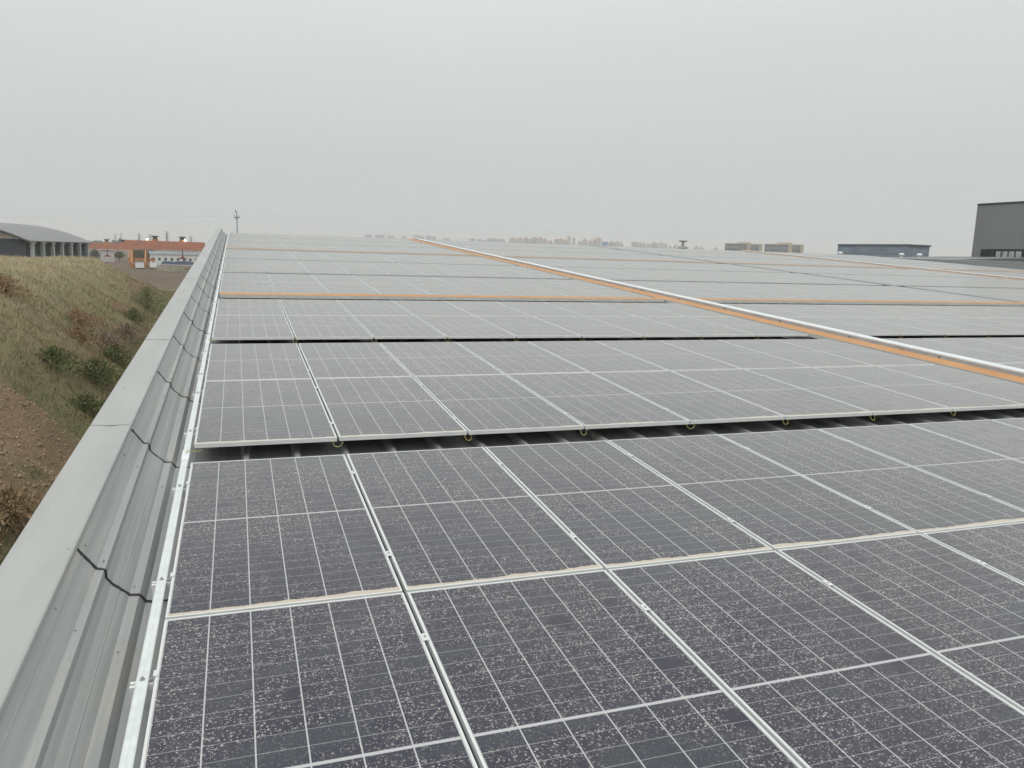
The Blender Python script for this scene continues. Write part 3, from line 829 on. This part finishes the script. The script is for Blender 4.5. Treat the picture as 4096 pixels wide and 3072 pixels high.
m.prism([(p.x, p.y) for p in q], 'z', 0, H); m.f = [f[::-1] for f in m.f]; m.build('wall', hall_mat(), o)
m = MB(); m.bar(q[0] + Vector((0, -.15, H + .02)), q[1] + Vector((.1, -.15, H + .02)), .5, .35); m.bar(q[1] + Vector((.1, -.15, H + .02)), q[2] + Vector((.1, -.15, H + .02)), .5, .34); m.build('roof_edge', paint('navy_trim', (.10, .12, .15), .5), o)

# tall dark grey hall on the right
def clad_mat():
    b = NB('dark_grey_cladding'); p = b.obj(); sx = b.n('SeparateXYZ'); b.set(sx.inputs[0], p)
    q = b.math('FRACT', b.math('MULTIPLY', sx.outputs[1], 4.0)); f = b.noise(b.map(p, (1, 1, .2)), .5, 4, .6)
    c = b.mix(b.ramp(f, .3, .7), (.205, .215, .21), (.235, .245, .24))
    c = b.mix(b.math('LESS_THAN', q, .10), c, (.20, .207, .204))
    return b.done(c, .55)
o = empty('grey_hall', (72.35, 58.2, GZ)); tag(o, 'tall plain dark grey metal hall with a strip window at the right edge', 'building')
H = CAM.z + .0683 * 95 - GZ
m = MB(); m.box(0, 30, -45, 0, 0, H); m.build('wall', clad_mat(), o)
m = MB(); m.box(-.08, .4, -45.1, .08, H + .002, H + .16); m.build('roof_edge', M_DARKMETAL, o)
m = MB(); m.box(-.06, -.004, .0, .06, 0, H); m.build('corner_trim', paint('beige_trim', (.33, .32, .29), .6), o)
zw = CAM.z + .0209 * 94 - GZ
y0w = polar(49.72, 94.3).y - 58.2
wn = MB(); wn.box(-.05, -.006, y0w - 9, y0w, zw - 2.2, zw); wo = wn.build('window', paint('dark_window', (.035, .042, .047), .2, .3, 1.5), o)
m = MB(); k = 0
for a in (1.7, 2.45, 3.15, 3.85):
    m.box(-.065, -.052, y0w - a * 1.0 - .62, y0w - a, zw - 2.1, zw - .12)
m.build('pane', paint('milky_pane', (.45, .48, .45), .3, .2, 2), wo)
m = MB()
for a in np.arange(0, 9.1, .75): m.box(-.09, -.067, y0w - a - .03, y0w - a + .03, zw - 2.2, zw)
m.box(-.09, -.067, y0w - 9.03, y0w + .03, zw + .001, zw + .1); m.build('frame', M_DARKMETAL, wo)

# low roof between our ridge and the tall hall
o = empty('low_annex', (62, 50, GZ)); tag(o, 'low dark metal roof with a pale skylight strip at the foot of the grey hall', 'building')
m = MB(); z0 = 2.30 - GZ; z1 = 2.98 - GZ
m.prism([(-8, 0), (10, 0), (10, z1 - .1), (8, z1), (-8, z0)], 'y', -2, 9.5); m.f = [f[::-1] for f in m.f]; m.build('roof', M_DARKROOF, o)
m = MB(); m.add([(-3, -1.2, z0 + .25), (4.5, -1.2, z0 + .56), (4.5, -.4, z0 + .56), (-3, -.4, z0 + .25)], [(0, 1, 2, 3)]); m.build('skylight', paint('milky_skylight', (.6, .6, .57), .4), o)

# ------------------------------------------------------------------ left: arched warehouse beyond the embankment
P1, P2 = polar(-12.23, 165, 0), polar(-8.97, 190, 0)
L_ = (P2 - P1).length; wdir = (P2 - P1).normalized()
o = empty('arched_warehouse', (P1.x, P1.y, GZ), (0, 0, math.atan2(wdir.y, wdir.x)))   # local x runs along the wall, local y into the hall
tag(o, 'dark warehouse with a grey arched roof and pale posts behind the embankment', 'warehouse')
E_ = CAM.z + .0020 * 175 - GZ; W_ = 28; RS = 3.0
arch = [(W_ * t, E_ + RS * (1 - (2 * t - 1) ** 2)) for t in [i / 28 for i in range(29)]]
arch[0] = (-.9, E_ - .33); arch.insert(1, (.0, E_))
m = MB(); m.prism([(a, b_) for a, b_ in arch] + [(a, b_ - .18) for a, b_ in arch[::-1]], 'x', -1.0, L_ + .6); m.build('roof', paint('grey_arched_roof', (.205, .205, .22), .5, .06, .2), o)
m = MB(); m.box(0, L_, .35, .5, 0, E_ - .12); m.box(L_ - .15, L_, .51, W_ - .2, 0, E_); m.box(.05, .25, .51, W_ - .2, 0, E_ - .1); m.build('wall', paint('dark_blue_wall', (.055, .065, .08), .7, .15, .3), o)
m = MB(); gp = [(a, b_ - .25) for a, b_ in arch if .4 < a < W_ - .4]
m.prism(gp + [(W_ - .6, E_ + .0), (.6, E_ - .0)], 'x', -.15, .0); m.build('gable', paint('beige_gable', (.45, .40, .36), .7, .12, .4), o)
m = MB(); m.prism([(a, b_ - .19) for a, b_ in arch] + [(a, b_ - .45) for a, b_ in arch[::-1]], 'x', -1.05, -.85); m.build('gable_trim', M_DARKMETAL, o)
post_me = None
for k in range(7):
    m = MB(); px = .9 + k * (L_ - 2.2) / 6
    m.box(-.28, .28, -.62, -.1, 0, E_ - .5); m.prism([(-1.0, E_ - .5), (1.0, E_ - .5), (.7, E_ - .88), (-.7, E_ - .88)], 'y', -.66, -.62)
    if post_me is None: post_me = m.mesh('post', paint('pale_post', (.42, .46, .45), .6, .08, 1))
    q = link('post', post_me, o); q.location = (px, 0, 0)

# ------------------------------------------------------------------ left: gantry crane yard
M_ORANGE = paint('crane_orange', (.50, .20, .12), .55, .2, .25, dirt=(.42, .195, .135))
M_ORANGE2 = paint('crane_yellow_orange', (.52, .24, .09), .55, .2, .3)
M_HOOK = paint('dark_red_hook', (.22, .035, .025), .6)
def gantry(az0, az1, d, top, bot, trol, legs, label, hook_az, lampaz=()):
    azm = (az0 + az1) / 2; o = empty('gantry_crane', polar(azm, d, GZ), (0, 0, -R(azm))); tag(o, label, 'crane', 'orange gantry cranes in the yard')
    X = lambda az: d * math.tan(R(az - azm)); zt = CAM.z + top * d - GZ; zb = CAM.z + bot * d - GZ
    m = MB()
    for y0 in (0, 3.2): m.box(X(az0), X(az1), y0, y0 + .9, zb, zt)
    x = X(az0) + .5
    while x < X(az1): m.box(x, x + .18, -.12, -.005, zb + .1, zt - .1); x += 1.6
    m.box(X(az0), X(az1), -.25, -.006, zb - .05, zb + .09)
    m.build('girder', M_ORANGE, o)
    for t in trol:
        m = MB(); xt = X(t); m.box(xt - 1.1, xt + 1.1, .2, 3.8, zt + .002, zt + .7); m.build('trolley', M_ORANGE2, o)
        m = MB(); m.box(xt - .8, xt + .8, .8, 3.0, zt + .705, zt + 1.6); m.prism([(xt - 1.5, zt + 1.61), (xt + 1.5, zt + 1.61), (xt + 1.2, zt + 1.95), (xt - 1.0, zt + 1.95)], 'y', .5, 3.2); m.build('winch_house', M_DARKMETAL, o)
    for lz in legs:
        x = X(lz)
        m = MB(); m.bar((x - .0, .4, zb), (x - .4, -4.2, 2.2), .5, .5); m.bar((x, 3.6, zb), (x + .4, 8.2, 2.2), .5, .5); m.bar((x - .4, -5, 1.5), (x + .4, 9, 1.5), .6, 1.2); m.box(x - .8, x + .1, -5, -3.4, 0, .8); m.box(x - .1, x + .8, 7.4, 9, 0, .8)
        m.build('leg', M_ORANGE2, o)
    for h in hook_az:
        x = X(h); m = MB(); zl = zb - 3.6
        m.bar((x, 1.9, zb - .05), (x, 1.9, zl + .7), .35); m.prism([(x - 1.6, zl), (x + 1.6, zl), (x + 1.5, zl + .35), (x + .45, zl + .65), (x + .3, zl + 1.2), (x - .3, zl + 1.2), (x - .45, zl + .65), (x - 1.5, zl + .35)], 'y', 1.5, 2.3); m.build('hook_block', M_HOOK, o)
    for a_ in lampaz:
        x = X(a_); m = MB(); m.lathe([(.1, 0), (.36, .1), (.4, .4), (.1, .5)], (x, -.5, zt + .25), 8); q = m.build('floodlight', M_FLOOD, o, True)
        m = MB(); m.bar((x, -.5, zt - .2), (x, -.5, zt + .24), .15); m.build('lamp_arm', M_DARKMETAL, o)
    return o
gantry(-6.85, -2.0, 340, .0031 + .001, -.0055, (-5.04, -3.40), (-6.42, -5.62, -2.2), 'red orange gantry crane with two trolleys, right and nearer of the two', (-3.40,), (-5.51, -3.22))
gantry(-9.6, -6.4, 430, -.0002, -.0068, (-7.88, -6.95), (-6.6, -9.4), 'paler orange gantry crane partly behind the arched warehouse', (-7.88,))
# low yellow transfer beam between the legs
o = empty('transfer_beam', polar(-5.9, 352, GZ), (0, 0, R(5.9))); tag(o, 'low yellow orange beam frame standing under the nearer gantry crane', 'frame')
m = MB(); m.box(-5, 5.0, 0, 1, CAM.z - .0187 * 352 - GZ, CAM.z - .0158 * 352 - GZ); m.build('beam', M_ORANGE2, o)
for x in (-4.3, 4.2, .8):
    m = MB(); m.box(x - .25, x + .25, .25, .75, 0, CAM.z - .0187 * 352 - GZ - .003); m.build('leg', M_ORANGE2, o)

M_WALLW = paint('white_wall', (.72, .73, .72), .6, .08, .3)
def simple_shed(name, az0, az1, d, ztop, roofz, label, cat, nwin=0, depth=10):
    azm = (az0 + az1) / 2; o = empty(name, polar(azm, d, GZ), (0, 0, -R(azm))); tag(o, label, cat)
    wd = d * R(az1 - az0) / 2; zt = CAM.z + ztop * d - GZ; zr = CAM.z + roofz * d - GZ
    m = MB(); m.box(-wd, wd, 0, depth, 0, zt); m.build('wall', M_WALLW, o)
    m = MB(); m.prism([(-.5, zt + .003), (depth + .5, zt + .003), (depth / 2 + 1, zr), (depth / 2 - 1, zr)], 'x', -wd - .4, wd + .4); m.build('roof', paint('grey_shed_roof', (.22, .24, .26), .6, .1, .3), o)
    for i in range(nwin):
        x = -wd + (i + .5) * 2 * wd / nwin
        f = MB().box(x - .55, x + .55, -.08, -.004, zt * .42, zt * .42 + 1.2).build('window', M_DARKMETAL, o)
        MB().box(x - .42, x + .42, -.1, -.083, zt * .42 + .12, zt * .42 + 1.08).build('pane', paint('pane', (.08, .1, .12), .2), f)
    return o
simple_shed('yard_office', -5.4, -2.0, 400, -.0108, -.0076, 'long white shed with a row of small dark windows behind the gantry crane', 'shed', 9)
simple_shed('storage_tank_shed', -8.27, -7.5, 440, -.0080, -.0070, 'small white shed below the paler orange crane', 'shed', 0, 6)
# white container cabin, truck
o = empty('site_cabin', polar(-6.03, 330, GZ), (0, 0, R(6))); tag(o, 'white box cabin between the gantry crane legs', 'cabin')
zt = CAM.z - .0211 * 330 - GZ
MB().box(-1.5, 1.5, 0, 5, .35, zt).build('body', M_WHITE, o); MB().box(-1.6, 1.6, -.1, 5.1, zt + .002, zt + .12).build('roof', M_TRAYSIDE, o); MB().box(-1.3, 1.3, .3, 4.6, 0, .348).build('base', M_DARKMETAL, o)
o = empty('truck', polar(-5.15, 325, GZ), (0, 0, R(5))); tag(o, 'small white truck parked right of the box cabin in the yard', 'truck')
zt = CAM.z - .0237 * 325 - GZ
MB().box(-1.6, .7, 0, 2, .75, max(zt, 2.3)).build('box_body', M_WHITE, o)
m = MB(); m.prism([(.75, .6), (1.75, .6), (1.75, 1.3), (1.45, 2.0), (.75, 2.0)], 'y', .05, 1.95); cb = m.build('cab', M_WHITE, o)
MB().box(1.0, 1.45, .04, .045, 1.3, 1.85).build('window', M_DARKMETAL, cb)
for x in (-1.0, 1.2):
    for y_ in (-.02, 1.85):
        m = MB(); m.lathe([(.36, 0), (.36, .18)], n=14); q = m.build('wheel', M_DARKMETAL, o); q.location = (x, y_ + .18, .36); q.rotation_euler = (R(90), 0, 0)
# covered material stacks
M_TARP = paint('blue_tarpaulin', (.20, .27, .42), .6, .2, 1)
o = MB(); o.prism([(-6, 0), (7, 0), (6.5, 1.1), (3, 1.5), (-1, 1.2), (-5.4, 1.35)], 'y', 0, 3); t = o.build('covered_stack', M_TARP); t.location = polar(-3.75, 345, CAM.z - .0225 * 345); t.rotation_euler = (0, 0, R(4))
tag(t, 'long stack under a blue tarpaulin in front of the white shed', 'stack')
for i, (az, d, wd, lab) in enumerate(((-4.75, 318, 2.2, 'leftmost'), (-4.35, 310, 3.0, 'middle'), (-3.9, 305, 2.6, 'rightmost'))):
    m = MB(); rr = random.Random(i)
    for k in range(9):
        x = rr.uniform(-wd, wd); hh = rr.uniform(.5, 1.5); m.box(x - .7, x + .7, rr.uniform(0, 1), rr.uniform(1.2, 2.2), 0, hh)
    t = m.build('rubble_pile', paint('pale_rubble', (.40, .37, .30), .8, .3, 1)); t.location = polar(az, d, GZ)
    tag(t, 'pale heap of blocks in the yard, %s of three before the blue stack' % lab, 'rubble', 'pale heaps in the yard')

# ------------------------------------------------------------------ pylons, pole, power lines, far wood
M_STEEL = paint('pylon_steel', (.10, .105, .11), .6)
def pylon(az, d, elv, lab):
    o = empty('lattice_pylon', polar(az, d, GZ), (0, 0, rng.uniform(-.4, .4))); tag(o, lab, 'pylon', 'lattice pylons on the hazy horizon')
    H = CAM.z + elv * d - GZ; m = MB(); bw = 2.6; t_ = .42
    def cor(z): 
        k = bw * (1 - z / H * .82); return [(-k, -k, z), (k, -k, z), (k, k, z), (-k, k, z)]
    zs = [H * q for q in (0, .18, .34, .48, .6, .7, .8, .9, 1)]
    for a, b_ in zip(zs[:-1], zs[1:]):
        ca, cb_ = cor(a), cor(b_)
        for i in range(4): m.bar(ca[i], cb_[i], t_); m.bar(ca[i], cb_[(i + 1) % 4], t_ * .6); m.bar(ca[(i + 1) % 4], cb_[i], t_ * .6)
    m.build('mast', M_STEEL, o)
    for q, l in ((.98, 4), (.82, 6), (.66, 5)):
        m = MB(); m.bar((-l, 0, H * q), (l, 0, H * q), .4); m.bar((-l, 0, H * q), (0, 0, H * q + 1.2), .3); m.bar((l, 0, H * q), (0, 0, H * q + 1.2), .3); m.build('crossarm', M_STEEL, o)
for az, e, d, lab in ((-4.32, .015, 1500, 'tallest lattice pylon on the left horizon, between the two crane trolleys'), (-5.32, .0109, 1500, 'lattice pylon just left of the nearer crane left trolley'), (-5.98, .0116, 1800, 'thin lattice pylon left of the yellow crane lamp'),
                      (-2.86, .0107, 1900, 'faint lattice pylon next to the parapet coping'), (-7.03, .0115, 2300, 'very faint lattice pylon above the middle of the cranes'), (-7.37, .0101, 2400, 'very faint lattice pylon nearest the arched warehouse')):
    pylon(az, d, e, lab)
d = 141; o = empty('utility_pole', polar(.13, d, GZ), (R(1.2), R(-.9), .25)); tag(o, 'grey concrete utility pole with crossarm rising behind the roof beside the parapet', 'pole')
H = CAM.z + .0415 * d - GZ; HA = CAM.z + .0344 * d - GZ
M_POLE = paint('pole_concrete', (.27, .28, .28), .8, .1, 1)
m = MB(); m.tube([(0, 0, 0), (0, 0, H)], [.12, .085], 10); m.build('shaft', M_POLE, o, True)
m = MB(); m.bar((-.42, 0, HA), (.42, 0, HA), .12, .12); m.bar((-.36, 0, HA), (0, 0, HA - .4), .05); m.bar((.36, 0, HA), (0, 0, HA - .4), .05); m.build('crossarm', M_DARKMETAL, o)
for x, z in ((-.36, HA), (.36, HA), (-.18, H - .05)):
    m = MB(); m.lathe([(.03, 0), (.06, .06), (.03, .12), (.06, .18), (.02, .25)], (x, 0, z + .08), 8); m.build('insulator', M_POLE, o)
m = MB(); m.bar((-.32, 0, H + .03), (.06, 0, H - .12), .09); m.build('bracket', M_DARKMETAL, o)
base = polar(.13, d, 0)
for i, (x, z, lab) in enumerate(((-.36, HA + .3, 'thin power line from the left end of the pole crossarm'), (.36, HA + .3, 'thin power line from the right end of the pole crossarm'), (-.18, H + .3, 'thin power line from the very top of the pole'))):
    pp = []
    for k in range(25):
        t = k / 24; xx = -60 + 120 * t; sag = 3.2 * (abs(xx) / 60) - 3.2 * (xx / 60) ** 2 * .0
        pp.append((base.x + x + xx, base.y + 14 * (xx / 60), z + GZ - 4.2 * (1 - (1 - abs(xx) / 60) ** 2) * .6))
    m = MB(); m.tube(pp, .0025, 4); t_ = m.build('power_line', M_DARKMETAL)
    tag(t_, lab, 'power line', 'power lines on the utility pole')

def leaf_mat(name, c0, c1):
    b = NB(name); f = b.noise(b.pos(), 1.7, 3, .6)
    return b.done(b.mix(b.ramp(f, .35, .65), c0, c1), .7, 0, .2)
M_WOOD = leaf_mat('far_wood', (.05, .06, .045), (.08, .085, .06))
m = MB(); rr = random.Random(11)
for (a0, a1, e, d) in ((-14, -8.2, .0035, 1300), (-8.2, -7.3, .0020, 1250), (-7.4, -6.5, .0046, 1350), (-6.5, -5.7, .0050, 1300), (-5.7, -4.6, .0025, 1250), (-4.6, -4.0, .0040, 1350), (-4.0, 4, .0020, 1300)):
    az = a0
    while az < a1:
        dd = d + rr.uniform(-40, 60); c = polar(az, dd, 0); top = CAM.z + e * dd + rr.uniform(-1.5, 1.2); r_ = rr.uniform(4, 7)
        for k in range(9):
            x = c.x + rr.gauss(0, r_ * .6); y_ = c.y + rr.gauss(0, r_ * .6); z = top - abs(rr.gauss(0, 3)) - 2.5; q = rr.uniform(1.6, 3.4)
            vs_ = [(x + q * rr.uniform(-1, 1), y_ + q * rr.uniform(-1, 1), z + q * rr.uniform(-1, 1)) for _ in range(6)]
            m.add(vs_, [(0, 1, 2), (0, 2, 3), (1, 4, 5), (0, 3, 4), (2, 3, 5), (1, 2, 4)])
        m.tube([(c.x, c.y, GZ), (c.x, c.y, top - 3)], [.5, .2], 5)
        m.lathe([(r_ * .2, GZ + 1.5), (r_ * .9, GZ + 3.5), (r_, top - 6), (r_ * .6, top - 3.2), (r_ * .2, top - 2)], (c.x, c.y, 0), 7)
        az += rr.uniform(.12, .3)
M_CROWN = leaf_mat('yard_tree_leaves', (.07, .085, .05), (.12, .13, .08))
M_TRUNK = paint('tree_trunk', (.12, .09, .065), .9)
for i, (az, d_, h_, lab) in enumerate(((-6.22, 450, 6.2, 'leftmost of the trees between the gantry crane legs'), (-5.98, 455, 6.8, 'second tree from left between the crane legs'), (-5.72, 448, 6.0, 'third tree from left between the crane legs'),
                                       (-5.25, 452, 7.0, 'round tree just left of the long white shed'), (-7.2, 470, 5.2, 'low tree right of the small white shed'), (-8.6, 465, 5.8, 'tree between arched warehouse and small white shed'))):
    o = empty('tree', polar(az, d_, GZ)); tag(o, 'grey green ' + lab, 'tree', 'trees behind the crane yard')
    q_ = []; r3 = random.Random(40 + i)
    for k in range(900):
        v_ = Vector((r3.gauss(0, 1), r3.gauss(0, 1), r3.gauss(0, 1))).normalized() * (r3.random() ** .4); lob = 1 + .3 * math.sin(3 * v_.x * 3 + i) * math.cos(4 * v_.z + i)
        p_ = (v_.x * 2.3 * lob, v_.y * 2.3 * lob, h_ * .62 + v_.z * h_ * .36 * lob); c_ = np.array((.09, .105, .06) if r3.random() < .6 else (.15, .145, .085)) * r3.uniform(.6, 1.4)
        q_.append((p_, tuple(Vector((r3.gauss(0, 1), r3.gauss(0, 1), r3.gauss(0, 1))).normalized() * .55), .4, c_))
    link('crown', blade_mesh('crown', q_, M_BLADE), o)
    t_ = MB(); t_.tube([(0, 0, 0), (.1, 0, h_ * .35), (0, .1, h_ * .8)], [.22, .16, .05], 7)
    for k in range(4): t_.tube([(0, 0, h_ * (.3 + .08 * k)), (1.2 * math.cos(k * 1.7), 1.2 * math.sin(k * 1.7), h_ * (.5 + .08 * k))], [.09, .03], 5)
    t_.build('trunk', M_TRUNK, o)
tag(m.build('far_woodland', M_WOOD), 'hazy dark strip of far trees above the orange cranes', 'woodland', kind='stuff')

# ------------------------------------------------------------------ shrubs on the bank
def shrub_mesh(seed, r_, h, n, cols):
    rr = random.Random(seed); p_ = []
    for i in range(n):
        t = rr.random() * 2 * math.pi; q = r_ * abs(rr.gauss(0, .52)) * (1 + .3 * math.sin(3 * t + seed) + .15 * math.sin(7 * t)); z = h * (rr.random() ** .9) * max(.12, 1 - .62 * (q / r_) ** 1.3) * (1 + .35 * math.sin(5 * t + 2 * seed) * q / r_)
        l = Vector((rr.gauss(0, 1), rr.gauss(0, 1), rr.gauss(.8, .7))).normalized() * rr.uniform(.08, .24)
        c = np.array(cols[rr.randrange(len(cols))]) * rr.uniform(.8, 1.8)
        p_.append(((q * math.cos(t), q * math.sin(t), z - .12 * q), tuple(l), rr.uniform(.03, .075), c))
    return blade_mesh('foliage', p_, M_BLADE)
GREENS = [(.07, .11, .04), (.09, .14, .05), (.13, .15, .065), (.08, .09, .045), (.20, .18, .10), (.17, .16, .08)]
DRY = [(.27, .17, .10), (.22, .15, .095), (.33, .23, .14), (.25, .21, .12)]; PURP = [(.22, .175, .15), (.19, .15, .125), (.27, .21, .16), (.24, .20, .13)]
M_STEM = paint('shrub_stem', (.09, .07, .05), .8)
shr = [(-9.6, 96, 3.4, 2.6, 0, 'dark green shrub tucked against the coping farthest along the bank'), (-8.9, 77, 1.9, 1.3, 0, 'small dark green shrub against the coping, second farthest'),
       (-7.4, 53, 2.0, 1.5, 0, 'broad green shrub on the bank foot, beside the purple brown one'), (-7.0, 43, 2.0, 1.4, 0, 'dense dark green shrub low on the bank above the bare soil'), (-6.5, 36.5, 1.5, .9, 0, 'bright green shrub at the edge of the bare soil'),
       (-8.2, 55.5, 1.7, 1.2, 2, 'purple brown twiggy shrub next to the broad green one'), (-8.2, 66.5, 2.0, 1.3, 2, 'grey brown twiggy shrub near the coping'), (-10.3, 58, 2.0, 1.2, 1, 'rusty brown dry shrub high in the middle of the bank'),
       (-9.2, 51, 1.8, 1.1, 1, 'brown dry shrub lower on the middle slope'), (-12.6, 49.5, 1.6, 1.2, 1, 'reddish dry shrub near the crest at the left frame edge'), (-5.9, 20.5, 1.3, .9, 1, 'dark brown shrub below the bare soil, nearest the viewer'),
       (-8.4, 40, 1.6, 1.0, 0, 'olive green shrub above the bare soil at the left')]
for i, (x, y_, r_, h, kind, lab) in enumerate(shr):
    o = empty('shrub', (x, y_, bank_z(x, y_) - .05)); tag(o, lab, 'shrub', 'shrubs on the embankment')
    link('foliage', shrub_mesh(i, r_, h, int(1100 * r_), (GREENS, DRY, PURP)[kind]), o)
    m = MB(); rr = random.Random(i)
    for k in range(8):
        t = rr.random() * 6.28; m.tube([(0, 0, 0), (.25 * r_ * math.cos(t), .25 * r_ * math.sin(t), h * .4), (.6 * r_ * math.cos(t), .6 * r_ * math.sin(t), h * .8)], [.02, .014, .006], 5)
    m.build('stems', M_STEM, o)
m = MB(); rr = random.Random(5)
for k in range(1100):
    y_ = rr.uniform(21, 34); x = rr.uniform(-10, -4); z = bank_z(x, y_); q = rr.uniform(.02, .09)
    if bank_mix(x, y_, z).get('soil', 0) < .3: continue
    n5 = 5; vs_ = [(x, y_, z + q * rr.uniform(.4, .8))]
    for zz, rad in ((.35, .75), (-.15, 1.0), (-.6, .7)):
        vs_ += [(x + q * rad * rr.uniform(.55, 1.3) * math.cos(1.257 * a + zz), y_ + q * rad * rr.uniform(.55, 1.3) * math.sin(1.257 * a + zz), z + q * (zz + rr.uniform(-.2, .2))) for a in range(5)]
    fs_ = [(0, 1 + a, 1 + (a + 1) % 5) for a in range(5)]
    for k_ in (1, 6): fs_ += [(k_ + a, k_ + 5 + a, k_ + 5 + (a + 1) % 5, k_ + (a + 1) % 5) for a in range(5)]
    m.add(vs_, fs_)
tag(m.build('soil_clods', paint('clod', (.36, .265, .175), .9, .3, 3)), 'loose clods of brown earth on the bare soil below the parapet', 'clods', kind='stuff')

# ------------------------------------------------------------------ haze
m = MB(); m.box(-9200, 9200, -9200, 9200, GZ - 1, 125)
hz = bpy.data.materials.new('haze'); hz.use_nodes = True; t = hz.node_tree; t.nodes.clear()
ho = t.nodes.new('ShaderNodeOutputMaterial'); hv = t.nodes.new('ShaderNodeVolumePrincipled')
hv.inputs['Color'].default_value = (.96, .98, .98, 1); hv.inputs['Density'].default_value = HAZE_DENSITY; hv.inputs['Anisotropy'].default_value = 0.0
t.links.new(hv.outputs[0], ho.inputs['Volume'])
tag(m.build('haze', hz), kind='stuff')
